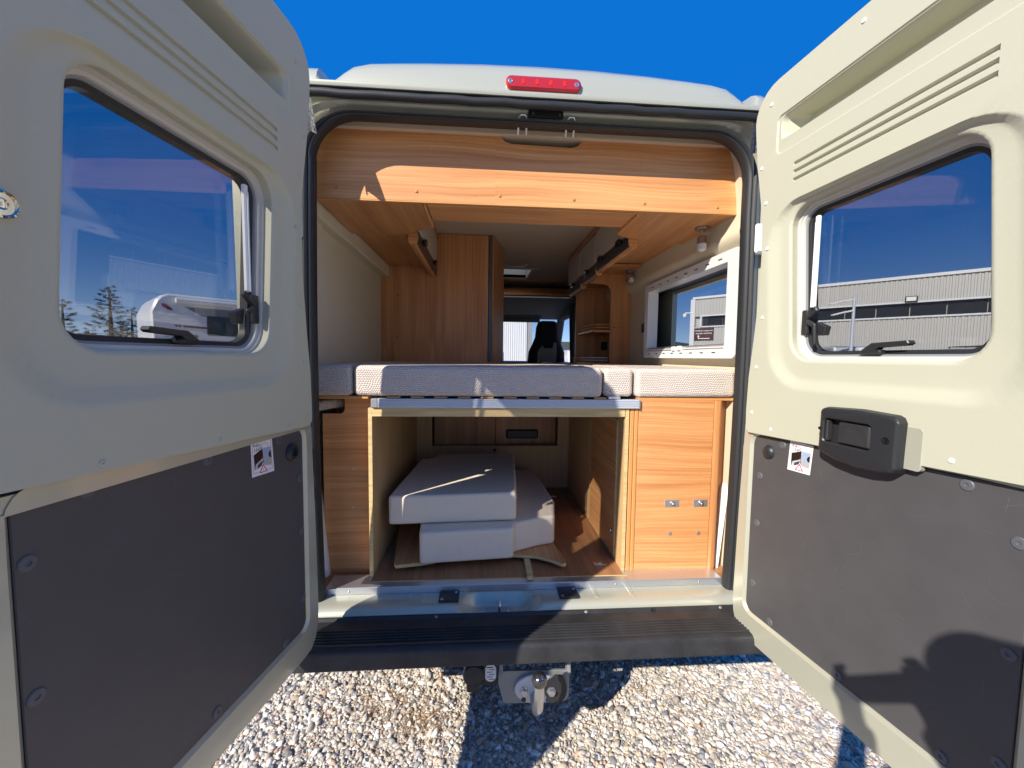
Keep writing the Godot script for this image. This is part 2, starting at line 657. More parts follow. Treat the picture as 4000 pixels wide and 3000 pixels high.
	m = mat("door_glass", Color(0.012, 0.012, 0.018, 0.33), 0.0)
	m.transparency = BaseMaterial3D.TRANSPARENCY_ALPHA
	m = mat("side_glass", Color(0.03, 0.025, 0.022, 0.42), 0.0)
	m.transparency = BaseMaterial3D.TRANSPARENCY_ALPHA
	m = mat("clear_glass", Color(0.03, 0.04, 0.04, 0.10), 0.0)
	m.transparency = BaseMaterial3D.TRANSPARENCY_ALPHA
	m = mat("vehicle_glass", lin(0.02, 0.024, 0.028), 0.06)
	m = mat("vehicle_white", lin(0.72, 0.73, 0.74), 0.3)
	m.clearcoat_enabled = true
	m = mat("cladding", lin(0.46, 0.46, 0.44), 0.45, 0.15)
	m = mat("cladding_pale", lin(0.62, 0.64, 0.66), 0.45, 0.1)
	m = mat("dark_glass", lin(0.022, 0.024, 0.026), 0.12)
	m = mat("sign_brown", lin(0.060, 0.018, 0.018), 0.5)
	m = mat("sign_white", lin(0.8, 0.8, 0.78), 0.5)
	m = mat("bark", lin(0.07, 0.05, 0.035), 0.9)
	m = mat("needles", lin(0.030, 0.052, 0.024), 0.8)
	m.backlight_enabled = true
	m.backlight = Color(0.03, 0.05, 0.02)
	m = mat("hill_scrub", lin(0.05, 0.055, 0.042), 0.95)
	m = mat("ground", Color.WHITE, 0.95)
	m.albedo_texture = speckle(41, Vector3(0.40, 0.345, 0.285), Vector3(0.58, 0.51, 0.43), 0.12, 256, 1.6)
	tri_planar(m, Vector3(0.5, 0.5, 0.5))
	m = mat("pebble", Color.WHITE, 0.75)
	m.vertex_color_use_as_albedo = true
	m = mat("straw", lin(0.34, 0.19, 0.09), 0.9)
	m = mat("skin", lin(0.50, 0.29, 0.20), 0.5)
	m = mat("cloth_dark", lin(0.04, 0.045, 0.06), 0.9)
	m = mat("red_mark", lin(0.28, 0.05, 0.06), 0.5)
	m = mat("grey_mark", lin(0.20, 0.21, 0.22), 0.5)


# ---------------------------------------------------------------- camera, sky, sun
func camera_basis() -> Basis:
	var ya := deg_to_rad(4.10)
	var pi_ := deg_to_rad(-3.80)
	var ro := deg_to_rad(0.724)
	var f := Vector3(sin(ya) * cos(pi_), sin(pi_), -cos(ya) * cos(pi_))
	var r := Vector3(cos(ya), 0, sin(ya))
	var u := r.cross(f)
	var r2 := r * cos(ro) + u * sin(ro)
	var u2 := -r * sin(ro) + u * cos(ro)
	return Basis(r2, u2, -f)

func pixel_ray(x: float, y: float) -> Vector3:   # direction of a pixel of the 4000 x 3000 photograph
	return camera_basis() * Vector3((x - 2000.0) / FOCAL, (1500.0 - y) / FOCAL, -1.0)

func ground_at(x: float, depth: float) -> Vector3:   # a place on the ground in the direction of a pixel column, at that many metres ahead
	var d := pixel_ray(x, 1400.0)
	d.y = 0.0
	var f := -camera_basis().z
	return Vector3(CAM.x, 0, CAM.z) + d * (depth / Vector3(d.x, 0, d.z).dot(Vector3(f.x, 0, f.z).normalized()))

func set_stage() -> void:
	var cam := Camera3D.new()
	cam.name = "camera"
	cam.fov = rad_to_deg(2.0 * atan(1500.0 / FOCAL))
	cam.near = 0.02
	cam.far = 2000.0
	cam.transform = Transform3D(camera_basis(), CAM)
	add_child(cam)
	cam.current = true

	var sky_mat := ProceduralSkyMaterial.new()
	sky_mat.sky_top_color = Color(0.028, 0.34, 0.64)
	sky_mat.sky_horizon_color = Color(0.66, 0.78, 0.88)
	sky_mat.sky_curve = 0.055
	sky_mat.ground_horizon_color = Color(0.45, 0.43, 0.40)
	sky_mat.ground_bottom_color = Color(0.40, 0.37, 0.34)
	sky_mat.sun_angle_max = 8.0
	var sky := Sky.new()
	sky.sky_material = sky_mat
	var env := Environment.new()
	env.background_mode = Environment.BG_SKY
	env.sky = sky
	env.background_energy_multiplier = 0.95
	env.ambient_light_source = Environment.AMBIENT_SOURCE_SKY
	env.tonemap_mode = Environment.TONE_MAPPER_LINEAR
	env.tonemap_exposure = 1.9
	env.sdfgi_enabled = true
	env.ssao_enabled = true
	env.ssil_enabled = true
	var we := WorldEnvironment.new()
	we.name = "world_environment"
	we.environment = env
	add_child(we)

	var sun := DirectionalLight3D.new()
	sun.name = "sun"
	sun.light_energy = 1.22
	sun.light_color = Color(1.0, 0.968, 0.915)
	sun.light_angular_distance = 0.53
	sun.shadow_enabled = true
	add_child(sun)
	# the camera's own shadow lies on the right-hand door: that pixel is straight away from the sun
	sun.look_at_from_position(Vector3.ZERO, pixel_ray(3325, 2655), Vector3.UP)


func _ready() -> void:
	rng.seed = 4711
	set_stage()
	make_materials()
	build_ground()
	build_surroundings()
	var van := build_van_body()
	build_door(van, -1.0)
	build_door(van, 1.0)
	build_bumper(van)
	build_hitch(van)
	build_interior(van)
	build_furniture()
	build_load()
	build_photographer()


# ---------------------------------------------------------------- rear doors
func hinge_edge(v: float) -> float:
	var k := [[0.4, -0.02], [1.2, -0.018], [1.37, -0.012], [1.5, 0.003], [1.65, 0.017], [1.8, 0.02], [1.9, 0.014], [1.98, 0.0], [2.08, -0.018], [2.18, -0.033], [2.40, -0.045]]
	for i in k.size() - 1:
		if v <= k[i + 1][0]:
			return lerpf(k[i][1], k[i + 1][1], (v - k[i][0]) / (k[i + 1][0] - k[i][0]))
	return -0.045

func lift(p: PackedVector2Array, w: float) -> PackedVector3Array:
	var o := PackedVector3Array()
	for q in p:
		o.append(Vector3(q.x, q.y, w))
	return o

func door_mb(s: float) -> MB:
	var b := MB.new()
	b.sx = s
	b.lean = door_eye(s)
	return b

func door_eye(s: float) -> Vector2:
	return Vector2(1.184, 0.742) if s < 0.0 else Vector2(1.276, 1.034)

func mirrored(s: float, p: Vector3) -> Vector3:
	return Vector3(s * p.x, p.y, p.z)

func sloped(p: PackedVector2Array) -> PackedVector2Array:   # the window is set upright in the leaning door
	var o := PackedVector2Array()
	for q in p:
		o.append(Vector2(q.x - 0.07 * (q.y - 1.62), q.y))
	return o

func build_door(van: Node3D, s: float) -> void:
	var left := s < 0.0
	var ang := deg_to_rad(9.0 if left else 4.0)
	var size := 0.972
	var hinge := Vector3(-0.7227, 1.43 * (1.0 - size), 0.236) if left else Vector3(0.7262, 1.43 * (1.0 - size), 0.1777)
	var inside := Vector3(cos(ang), 0, sin(ang)) if left else Vector3(-cos(ang), 0, sin(ang))
	var door := Node3D.new()
	door.name = "rear_door"
	van.add_child(door, true)
	door.transform = Transform3D(Basis(Vector3.UP.cross(inside), Vector3.UP, inside).scaled(Vector3.ONE * size), hinge - van.position)
	door.set_meta("label", "open rear door with a lock button and its inside in shade" if left else "open rear door with a black pull handle, sunlit inside")
	var dp := func(called: String, b: MB, m: String, angle := 38.0) -> MeshInstance3D:
		return part(door, called, b.commit(angle), M[m], Transform3D(), false)

	var bot := 0.475 if left else 0.44
	var ptop := 1.203 if left else 1.171
	var pbot := 0.562 if left else 0.536
	var pslope := 0.038 if left else 0.045
	var bslope := 0.032 if left else 0.048
	var top := 2.362 if left else 2.337
	var free := 0.79
	var eye := door_eye(s)

	# --- steel shell
	var hole := sloped(rrect(0.130, 1.428, 0.612, 1.909, 0.07, 8))
	var up := PackedVector2Array()
	up.append(Vector2(free, 1.2)); up.append(Vector2(free, top - 0.1)); up.append(Vector2(free - 0.03, top - 0.03)); up.append(Vector2(free - 0.1, top))
	for i in 7:
		var a := PI / 2 + PI / 2 * i / 6.0
		up.append(Vector2(0.05 + cos(a) * 0.105, top - 0.105 + sin(a) * 0.105))
	for v in [2.18, 2.08, 1.98, 1.9, 1.8, 1.65, 1.5, 1.37, 1.2]:
		up.append(Vector2(hinge_edge(v) - 0.014, v))
	if MB.area(up) < 0.0:
		up.reverse()
	var c1 := Vector2(0.37, 1.67)
	var an := angles_of([up, hole], c1, 40)
	var b := door_mb(s)
	var ho := radial(hole, c1, an, 0.0)
	var uo := radial(up, c1, an, 0.0)
	var at := func(l: PackedVector3Array, w: float) -> PackedVector3Array:
		var o := PackedVector3Array()
		for q in l:
			o.append(Vector3(q.x, q.y, w))
		return o
	var rim := radial(MB.inset(up, 0.028), c1, an, 0.0)
	b.loft([at.call(ho, -0.072), at.call(ho, -0.066), at.call(rim, -0.066), at.call(rim, -0.004), at.call(rim, -0.003), at.call(uo, -0.003), at.call(uo, -0.012), at.call(uo, -0.072), at.call(ho, -0.072)], true, true)
	var low := PackedVector2Array()
	low.append(Vector2(free, 1.2)); low.append(Vector2(-0.032, 1.2)); low.append(Vector2(-0.044, 0.9)); low.append(Vector2(-0.052, bot + 0.11))
	low.append(Vector2(-0.047, bot + 0.06)); low.append(Vector2(-0.033, bot + 0.025)); low.append(Vector2(-0.01, bot + 0.003)); low.append(Vector2(0.03, bot))
	low.append(Vector2(free - 0.06, bot + 0.035)); low.append(Vector2(free - 0.02, bot + 0.06)); low.append(Vector2(free, bot + 0.11))
	low.reverse()
	if MB.area(low) < 0.0:
		low.reverse()
	var panel := PackedVector2Array()
	for q in rrect(0.004, 0.0, 0.692 if left else 0.704, 1.0, 0.034, 5):
		var t0: float = ptop + pslope * q.x
		var b0: float = pbot + bslope * q.x
		var y: float = q.y
		if y < 0.5:
			y = b0 + y
		else:
			y = t0 - (1.0 - y)
		panel.append(Vector2(q.x, y))
	var c2 := Vector2(0.36, 0.87)
	an = angles_of([low, panel], c2, 40)
	var po := radial(panel, c2, an, 0.0)
	var pi2 := radial(MB.inset(panel, -0.009), c2, an, 0.0)
	var lo := radial(low, c2, an, 0.0)
	b.loft([at.call(po, -0.016), at.call(po, -0.010), at.call(pi2, -0.001), at.call(lo, -0.001), at.call(lo, -0.010), at.call(lo, -0.07)], true, true)
	b.fan(at.call(lo, -0.07), true)
	b.fan(at.call(po, -0.016))
	dp.call("shell", b, "paint")

	# --- unseen block added outside the hinge edge to stop sun through the gap
	b = door_mb(s)
	b.prism(rrect(-0.058, 0.76, 0.012, 2.03, 0.02, 4), -0.195 if left else -0.12, -0.068, 0.008)
	dp.call("hinge_gap_blocker", b, "paint")

	# --- black rubber along the hinge edge, outside the shell
	b = door_mb(s)
	var path := PackedVector3Array()
	for v in [bot + 0.03, 0.6, 0.9, 1.2, 1.37, 1.5, 1.65, 1.8, 1.9, 1.98, 2.08, 2.18, 2.26]:
		path.append(Vector3(hinge_edge(v) - (0.038 if v < 1.2 else 0.022), v, -0.055))
	b.tube(path, 0.010, 8)
	path = PackedVector3Array()
	for i in 9:
		path.append(Vector3(0.0 + i * 0.095, bot + 0.002 + i * 0.0042, -0.05))
	b.tube(path, 0.012, 8)
	dp.call("edge_seal", b, "rubber")

	# --- moulded inner trim
	b = door_mb(s)
	var za := PackedVector2Array()
	za.append(Vector2(0.748, ptop + 0.007 + pslope * 0.748)); za.append(Vector2(0.748, 1.955))
	for v in [1.955, 1.9, 1.8, 1.65, 1.5, 1.37, 1.25]:
		za.append(Vector2(hinge_edge(v), v))
	za.append(Vector2(hinge_edge(1.22) + 0.003, ptop + 0.02)); za.append(Vector2(hinge_edge(1.22) + 0.016, ptop + 0.007))
	var r1 := sloped(rrect(0.050, 1.336, 0.705, 1.921, 0.13, 10))
	var r2 := sloped(rrect(0.064, 1.349, 0.690, 1.919, 0.12, 10))
	var r3 := sloped(rrect(0.088, 1.366, 0.664, 1.917, 0.10, 10))
	var r4 := sloped(rrect(0.106, 1.380, 0.648, 1.915, 0.09, 10))
	an = angles_of([za, r1, hole], c1, 56)
	var h1 := radial(MB.inset(hole, 0.004), c1, an, 0.0)
	b.loft([radial(hole, c1, an, -0.03), at.call(h1, -0.012), at.call(h1, -0.008), radial(hole, c1, an, -0.004), radial(MB.inset(hole, -0.006), c1, an, -0.003), radial(r4, c1, an, -0.002), radial(r3, c1, an, 0.001), radial(r2, c1, an, 0.0095), radial(r1, c1, an, 0.012), radial(za, c1, an, 0.012), radial(za, c1, an, -0.002)], true, true)
	# grooves
	var gl := 0.118 if left else 0.132
	var gr := 0.606
	var vs := [1.955]
	var ws := [0.012]
	for g in [1.981, 2.005, 2.029]:
		vs.append_array([g - 0.007, g - 0.003, g + 0.003, g + 0.0055])
		ws.append_array([0.012, 0.005, 0.005, 0.012])
	vs.append(2.06); ws.append(0.012)
	for i in vs.size() - 1:
		var v0: float = vs[i]
		var v1: float = vs[i + 1]
		b.quad(Vector3(hinge_edge(v0), v0, 0.012), Vector3(gl, v0, 0.012), Vector3(gl, v1, 0.012), Vector3(hinge_edge(v1), v1, 0.012))
		b.quad(Vector3(gr, v0, 0.012), Vector3(0.748, v0, 0.012), Vector3(0.748, v1, 0.012), Vector3(gr, v1, 0.012))
		b.quad(Vector3(gl, v0, ws[i]), Vector3(gr, v0, ws[i]), Vector3(gr, v1, ws[i + 1]), Vector3(gl, v1, ws[i + 1]))
		for e in [gl, gr]:
			b.quad(Vector3(e, v0, 0.012), Vector3(e, v0, ws[i]), Vector3(e, v1, ws[i + 1]), Vector3(e, v1, 0.012))
		b.quad(Vector3(hinge_edge(v0), v0, 0.0), Vector3(hinge_edge(v0), v0, 0.012), Vector3(hinge_edge(v1), v1, 0.012), Vector3(hinge_edge(v1), v1, 0.0))
	# head of the trim with the grab pocket
	var zb := PackedVector2Array()
	zb.append(Vector2(hinge_edge(2.06), 2.06)); zb.append(Vector2(0.748, 2.06)); zb.append(Vector2(0.748, top - 0.08)); zb.append(Vector2(0.70, top - 0.012))
	for i in 7:
		var a := PI / 2 + PI / 2 * i / 6.0
		zb.append(Vector2(0.055 + cos(a) * 0.092, top - 0.104 + sin(a) * 0.092))
	for v in [2.2, 2.12]:
		zb.append(Vector2(hinge_edge(v), v))
	var pk := rrect(0.058, 2.084, 0.725, 2.206, 0.018, 5)
	var pk2 := rrect(0.063, 2.088, 0.721, 2.203, 0.016, 5)
	var lip := rrect(0.072, 2.126, 0.715, 2.201, 0.020, 5)
	var lip2 := rrect(0.080, 2.131, 0.708, 2.196, 0.02, 5)
	var deep := rrect(0.104, 2.142, 0.690, 2.192, 0.012, 5)
	var c3 := Vector2(0.39, 2.165)
	an = angles_of([zb, pk, lip, deep], c3, 40)
	b.fan(radial(deep, c3, an, -0.058))
	b.loft([radial(deep, c3, an, -0.058), radial(lip2, c3, an, 0.002), radial(lip, c3, an, 0.009), radial(pk2, c3, an, 0.008), radial(pk, c3, an, 0.012), radial(zb, c3, an, 0.012), radial(zb, c3, an, -0.002)], true, true)
	dp.call("inner_trim", b, "trim")

	# --- hardboard panel of the lower half
	b = door_mb(s)
	b.prism(MB.inset(panel, 0.0015), -0.014, -0.008, 0.0015)
	dp.call("lower_panel", b, "hardboard")

	# --- rivets and screws
	b = MB.new()
	b.lathe([Vector2(0.0125, 0), Vector2(0.0125, 0.0012), Vector2(0.0108, 0.0028), Vector2(0.0042, 0.0032), Vector2(0.0034, 0.0014), Vector2(0.0, 0.0012)], 18)
	var rivet := b.commit()
	var faceout := Basis(Vector3(1, 0, 0), PI / 2)
	var rv := [[0.117, 1.188], [0.023, 1.051], [0.02, 0.884], [0.02, 0.668], [0.108, 0.583], [0.356, 0.597], [0.596, 0.597], [0.593, 1.203], [0.356, 1.193], [0.675, 1.121], [0.675, 0.915], [0.676, 0.68]] if left else [[0.131, 1.159], [0.041, 1.033], [0.039, 0.865], [0.035, 0.647], [0.118, 0.560], [0.36, 0.572], [0.598, 0.582], [0.601, 1.180], [0.685, 1.096], [0.685, 0.880], [0.686, 0.659]]
	for q in rv:
		part(door, "rivet", rivet, M.rivet, Transform3D(faceout, Vector3(s * q[0], q[1], -0.0082)), false)
	b = MB.new()
	b.lathe([Vector2(0.0058, 0), Vector2(0.0058, 0.001), Vector2(0.0046, 0.0024), Vector2(0.002, 0.0026), Vector2(0.0015, 0.0012), Vector2(0.0, 0.001)], 14)
	var screw := b.commit()
	for q in [[0.585, 1.247], [0.341, 1.236], [0.10, 1.226], [0.03, 2.262], [0.329, 2.29], [0.0, 2.073], [0.027, 1.95], [0.043, 1.798], [0.038, 1.573], [0.022, 1.406], [0.012, 1.25]]:
		var hy: float = q[1] - (0.02 if not left and q[1] < 1.25 else 0.0)
		part(door, "screw", screw, M.trim if left else M.white_plastic, Transform3D(faceout, mirrored(s, MB.leaned(Vector3(q[0], hy, 0.0118), eye))), false)

	# --- window: frame in bands, rubber, two sheets of acrylic
	var ring := func(called: String, k: Array, m: String) -> void:
		var rb := door_mb(s)
		var loops := []
		for q in k:
			loops.append(lift(MB.inset(hole, q[0]), q[1]))
		rb.loft(loops)
		part(door, called, rb.commit(), M[m], Transform3D(), false)
	ring.call("window_gasket", [[-0.004, -0.012], [-0.003, -0.030]], "rubber")
	ring.call("window_frame", [[-0.003, -0.030], [0.007, -0.031], [0.008, -0.036], [0.015, -0.037], [0.016, -0.043]], "window_alu")
	ring.call("window_inner_frame", [[0.016, -0.043], [0.020, -0.0435], [0.021, -0.047]], "window_grey")
	ring.call("window_seal", [[0.021, -0.047], [0.027, -0.0485], [0.031, -0.050], [0.032, -0.070], [-0.004, -0.080]], "rubber")
	for w in [-0.0515, -0.0675]:
		b = door_mb(s)
		b.fan(lift(MB.inset(hole, 0.0308), w))
		dp.call("window_pane", b, "door_glass")
	# stay, catch and levers of the hinged window
	b = door_mb(s)
	b.box(Vector3(0.186, 1.725, -0.032), Vector3(0.013, 0.27, 0.012), 0.003)
	b.box(Vector3(0.186, 1.715, -0.0245), Vector3(0.004, 0.25, 0.004), 0.001)
	dp.call("window_stay", b, "white_plastic")
	b = door_mb(s)
	b.box(Vector3(0.158, 1.548, -0.036), Vector3(0.022, 0.075, 0.012), 0.003)
	b.bar(Vector3(0.165, 1.56, -0.035), Vector3(0.205, 1.585, -0.03), 0.012, 0.016, 0.003)
	b.bar(Vector3(0.172, 1.55, -0.03), Vector3(0.205, 1.535, -0.02), 0.011, 0.014, 0.003)
	b.bar(Vector3(0.205, 1.54, -0.02), Vector3(0.209, 1.478, -0.02), 0.009, 0.012, 0.003)
	b.prism(PackedVector2Array([Vector2(0.205, 1.545), Vector2(0.238, 1.53), Vector2(0.232, 1.505), Vector2(0.212, 1.505)]), -0.044, -0.026, 0.002)
	dp.call("window_catch", b, "black_plastic")
	b = door_mb(s)
	b.prism(PackedVector2Array([Vector2(0.335, 1.455), Vector2(0.368, 1.478), Vector2(0.452, 1.482), Vector2(0.456, 1.475), Vector2(0.45, 1.470), Vector2(0.385, 1.466), Vector2(0.372, 1.455)]), -0.048, -0.028, 0.002)
	b.box(Vector3(0.365, 1.455, -0.040), Vector3(0.05, 0.012, 0.02), 0.003)
	dp.call("window_lever", b, "black_plastic")
	b = door_mb(s)
	b.bar(Vector3(0.606, 1.50, -0.040), Vector3(0.600, 1.585, -0.040), 0.014, 0.012, 0.003)
	dp.call("window_lever", b, "black_plastic")

	# --- warning sticker
	b = MB.new()
	var st := [Vector2(0.224, 1.112), Vector2(0.139, 1.107), Vector2(0.146, 1.203), Vector2(0.226, 1.208)] if left else [Vector2(0.154, 1.088), Vector2(0.236, 1.092), Vector2(0.243, 1.181), Vector2(0.160, 1.182)]
	var q3 := []
	for q in st:
		q3.append(Vector3(s * q.x, q.y, -0.0068))
	b.quad_uv(q3[0], q3[1], q3[2], q3[3])
	dp.call("warning_sticker", b, "sticker")

	# --- cap in the corner of the panel
	b = door_mb(s)
	if left:
		b.lathe([Vector2(0.026, 0), Vector2(0.027, 0.004), Vector2(0.021, 0.013), Vector2(0.014, 0.014), Vector2(0.011, 0.004), Vector2(0.0, 0.004)], 24, Transform3D(faceout, Vector3(0.061, 1.141, -0.009)))
	else:
		b.lathe([Vector2(0.0235, 0), Vector2(0.0235, 0.003), Vector2(0.019, 0.010), Vector2(0.010, 0.0135), Vector2(0.0, 0.0145)], 24, Transform3D(faceout, Vector3(0.075, 1.124, -0.009)))
	dp.call("rubber_plug" if left else "dome_plug", b, "black_plastic")

	if left:
		b = door_mb(s)
		var xf := Transform3D(faceout, Vector3(0.690, 1.626, 0.011))
		b.lathe([Vector2(0.019, 0), Vector2(0.019, 0.003), Vector2(0.016, 0.005), Vector2(0.0145, 0.002), Vector2(0.008, 0.002), Vector2(0.006, 0.005), Vector2(0.0, 0.006)], 26, xf)
		dp.call("lock_button", b, "chrome")
	else:
		# pull handle: a black plate with a finger well and a paddle
		var hp := PackedVector2Array()
		for q in [[0.300, 1.180], [0.345, 1.166], [0.40, 1.160], [0.45, 1.162], [0.487, 1.170], [0.497, 1.182], [0.4995, 1.29], [0.494, 1.302], [0.484, 1.307], [0.40, 1.311], [0.31, 1.306], [0.300, 1.302], [0.2945, 1.294], [0.293, 1.188]]:
			hp.append(Vector2(q[0], q[1]))
		var well := rrect(0.312, 1.212, 0.437, 1.276, 0.010, 4)
		var wc := Vector2(0.375, 1.244)
		an = angles_of([hp, well], wc, 40)
		var hi := MB.inset(hp, 0.010)
		b = door_mb(s)
		b.loft([radial(well, wc, an, 0.014), radial(well, wc, an, 0.034), radial(MB.inset(well, -0.003), wc, an, 0.037), radial(hi, wc, an, 0.037), radial(MB.inset(hp, 0.003), wc, an, 0.032), radial(hp, wc, an, 0.022), radial(hp, wc, an, -0.004)], true, true)
		b.fan(radial(well, wc, an, 0.014))
		var hb: MeshInstance3D = dp.call("pull_handle", b, "black_plastic")
		hb.set_meta("label", "black plastic pull handle with a finger well")
		b = door_mb(s)
		b.box(Vector3(0.392, 1.243, 0.027), Vector3(0.083, 0.056, 0.014), 0.004)
		b.box(Vector3(0.318, 1.243, 0.026), Vector3(0.008, 0.055, 0.016), 0.002)
		dp.call("handle_paddle", b, "bumper_plastic")
		b = door_mb(s)
		b.lathe([Vector2(0.0085, 0), Vector2(0.0085, 0.002), Vector2(0.006, 0.002), Vector2(0.005, 0.0008), Vector2(0.0, 0.0008)], 16, Transform3D(faceout, Vector3(0.474, 1.246, 0.0365)))
		b.lathe([Vector2(0.0045, 0), Vector2(0.0045, 0.002), Vector2(0.003, 0.0012), Vector2(0.0, 0.001)], 12, Transform3D(faceout, Vector3(0.302, 1.246, 0.0365)))
		dp.call("handle_screw", b, "black_gloss")
		b = door_mb(s)
		b.prism(rrect(0.49, 1.186, 0.531, 1.283, 0.008, 4), 0.0, 0.0128, 0.0005)
		dp.call("handle_backing", b, "paint")
	# scratches of use on the free edge are left to the paint


# ---------------------------------------------------------------- body round the opening
func jamb_path(o: float, zz: float) -> PackedVector3Array:
	var hw := 0.778 + o
	var top := 2.244 + o * 0.45
	var r := 0.15 + o * 0.6
	var p := PackedVector3Array()
	var bow := func(y: float) -> float:      # the flanks lean in towards the roof
		return 0.012 * sin(PI * clampf((y - 0.5) / 1.75, 0.0, 1.0)) - 0.006
	for i in 13:
		var y := 0.47 + (top - r - 0.47) * i / 12.0
		p.append(Vector3(-hw - bow.call(y), y, zz))
	for i in range(1, 11):
		var a := PI - PI / 2 * i / 10.0
		p.append(Vector3(-hw + r + cos(a) * r, top - r + sin(a) * r, zz))
	for i in range(1, 13):
		p.append(Vector3(lerpf(-hw + r, hw - r, i / 12.0), top, zz))
	for i in range(1, 11):
		var a := PI / 2 - PI / 2 * i / 10.0
		p.append(Vector3(hw - r + cos(a) * r, top - r + sin(a) * r, zz))
	for i in range(1, 13):
		var y := top - r - (top - r - 0.47) * i / 12.0
		p.append(Vector3(hw + bow.call(y), y, zz))
	return p

func build_van_body() -> Node3D:
	var van := thing("camper_van", "champagne camper van with both rear doors open, parked on gravel", "camper van", Vector3(0, 0, -2.4))
	var b := MB.new()
	# pressed steel round the opening, from the inner lip out to the flanks
	var loops := []
	for q in [[0.010, -0.024], [0.004, -0.022], [0.004, -0.004], [0.034, -0.004], [0.045, -0.022], [0.062, -0.030], [0.080, -0.028], [0.092, -0.006], [0.108, 0.0], [0.122, 0.004], [0.132, 0.022], [0.150, 0.030], [0.175, 0.026], [0.20, 0.006], [0.222, -0.04], [0.236, -0.14], [0.246, -0.35]]:
		loops.append(jamb_path(q[0], q[1]))
	b.loft(loops, false, true)
	part(van, "rear_frame", b.commit(), M.paint)
	# rubber seal
	b = MB.new()
	loops = []
	for q in [[0.010, -0.022], [-0.002, -0.018], [-0.006, -0.006], [-0.005, 0.012], [0.002, 0.022], [0.009, 0.024], [0.0125, 0.019], [0.016, 0.026], [0.024, 0.029], [0.033, 0.022], [0.036, 0.006], [0.036, -0.006]]:
		loops.append(jamb_path(q[0], q[1]))
	b.loft(loops, false, true)
	part(van, "door_seal", b.commit(50.0), M.rubber)
	# flanks, closed towards the front; the right one has the window opening
	b = MB.new()
	b.box(Vector3(-1.005, 1.33, -2.55), Vector3(0.03, 1.90, 4.45), 0.01)
	part(van, "side_wall", b.commit(), M.paint)
	b = MB.new()
	for q in [[-0.33, -0.03, 0.42, 2.28], [-4.78, -2.95, 0.42, 1.30], [-2.25, -1.0, 0.42, 2.28], [-2.95, -2.25, 0.42, 1.42], [-2.95, -2.25, 1.86, 2.28], [-0.98, -0.33, 0.42, 1.50], [-0.98, -0.33, 1.83, 2.28], [-3.3, -2.95, 1.30, 2.28], [-4.3, -3.3, 2.0, 2.28]]:
		var z0: float = max(q[0], -4.78)
		if q[0] > -0.4:
			z0 = -0.33
		b.box(Vector3(1.005, (q[2] + q[3]) * 0.5, (z0 + q[1]) * 0.5 - 0.0), Vector3(0.03, q[3] - q[2], absf(q[1] - z0)), 0.0)
	part(van, "side_wall", b.commit(), M.paint)
	# floor pan and front end
	b = MB.new()
	b.box(Vector3(0, 0.44, -2.6), Vector3(1.98, 0.05, 5.0), 0.01)
	part(van, "floor_pan", b.commit(), M.black_plastic)
	b = MB.new()
	b.prism(PackedVector2Array([Vector2(-4.75, 0.35), Vector2(-5.55, 0.35), Vector2(-5.62, 0.8), Vector2(-5.2, 1.12), Vector2(-4.95, 1.24), Vector2(-4.75, 1.24)]), -0.98, 0.98, 0.02, Transform3D(Basis(Vector3(0, 0, 1), Vector3.UP, Vector3(-1, 0, 0)), Vector3.ZERO))
	part(van, "bonnet", b.commit(), M.paint)
	# wheels
	for q in [[-0.86, -0.95], [0.86, -0.95], [-0.86, -4.6], [0.86, -4.6]]:
		b = MB.new()
		var xf := Transform3D(Basis(Vector3(0, 0, 1), PI / 2), Vector3(q[0] + 0.1, 0.34, q[1]))
		b.lathe([Vector2(0.2, 0.0), Vector2(0.32, 0.0), Vector2(0.345, 0.03), Vector2(0.345, 0.17), Vector2(0.32, 0.2), Vector2(0.2, 0.2)], 28, xf)
		part(van, "tyre", b.commit(), M.rubber)

	# --- roof: a raised crown between two channels and two outer ribs
	b = MB.new()
	var xs := [-0.985, -0.97, -0.94, -0.88, -0.82, -0.775, -0.745, -0.735, -0.71, -0.692, -0.686, -0.678, -0.66, -0.63, -0.58, -0.5, -0.4, -0.2, 0.0, 0.2, 0.4, 0.54, 0.62, 0.67, 0.70, 0.715, 0.725, 0.732, 0.75, 0.772, 0.782, 0.80, 0.84, 0.88, 0.94, 0.97, 0.985]
	var hs := []
	for x in xs:
		var h: float
		var xx: float = x - 0.022
		var ax := absf(xx)
		if ax < 0.708:
			h = 0.150 - 0.042 * pow(ax / 0.70, 2.0)
			if ax > 0.60:
				h -= 0.085 * pow((ax - 0.60) / 0.108, 2.6)
		elif ax < 0.758:
			h = 0.022
		else:
			h = 0.082 - 0.018 * pow(maxf(0.0, ax - 0.80) / 0.1, 2.0)
			if ax > 0.90:
				h -= (ax - 0.90) * 1.5
		hs.append(h)
	loops = []
	for q in [[0.052, 0.0], [0.050, 0.12], [0.042, 0.40], [0.028, 0.62], [0.0, 0.80], [-0.06, 0.94], [-0.16, 1.0], [-0.6, 1.05], [-1.6, 1.08], [-2.28, 1.07]]:
		var l := PackedVector3Array()
		for i in xs.size():
			l.append(Vector3(xs[i], 2.330 + hs[i] * q[1], q[0] - 0.35 * maxf(0.0, absf(xs[i]) - 0.80)))
		loops.append(l)
	b.loft(loops, false, false)
	loops = []
	for z in [-2.86, -3.4]:
		var l := PackedVector3Array()
		for i in xs.size():
			l.append(Vector3(xs[i], 2.330 + hs[i] * 1.06, z))
		loops.append(l)
	b.loft(loops, false, false)
	for q in [[-0.985, -0.365], [0.33, 0.985]]:
		b.box(Vector3((q[0] + q[1]) * 0.5, 2.43, -2.57), Vector3(q[1] - q[0], 0.05, 0.60), 0.01)
	var roof := part(van, "roof", b.commit(), M.paint)
	b = MB.new()
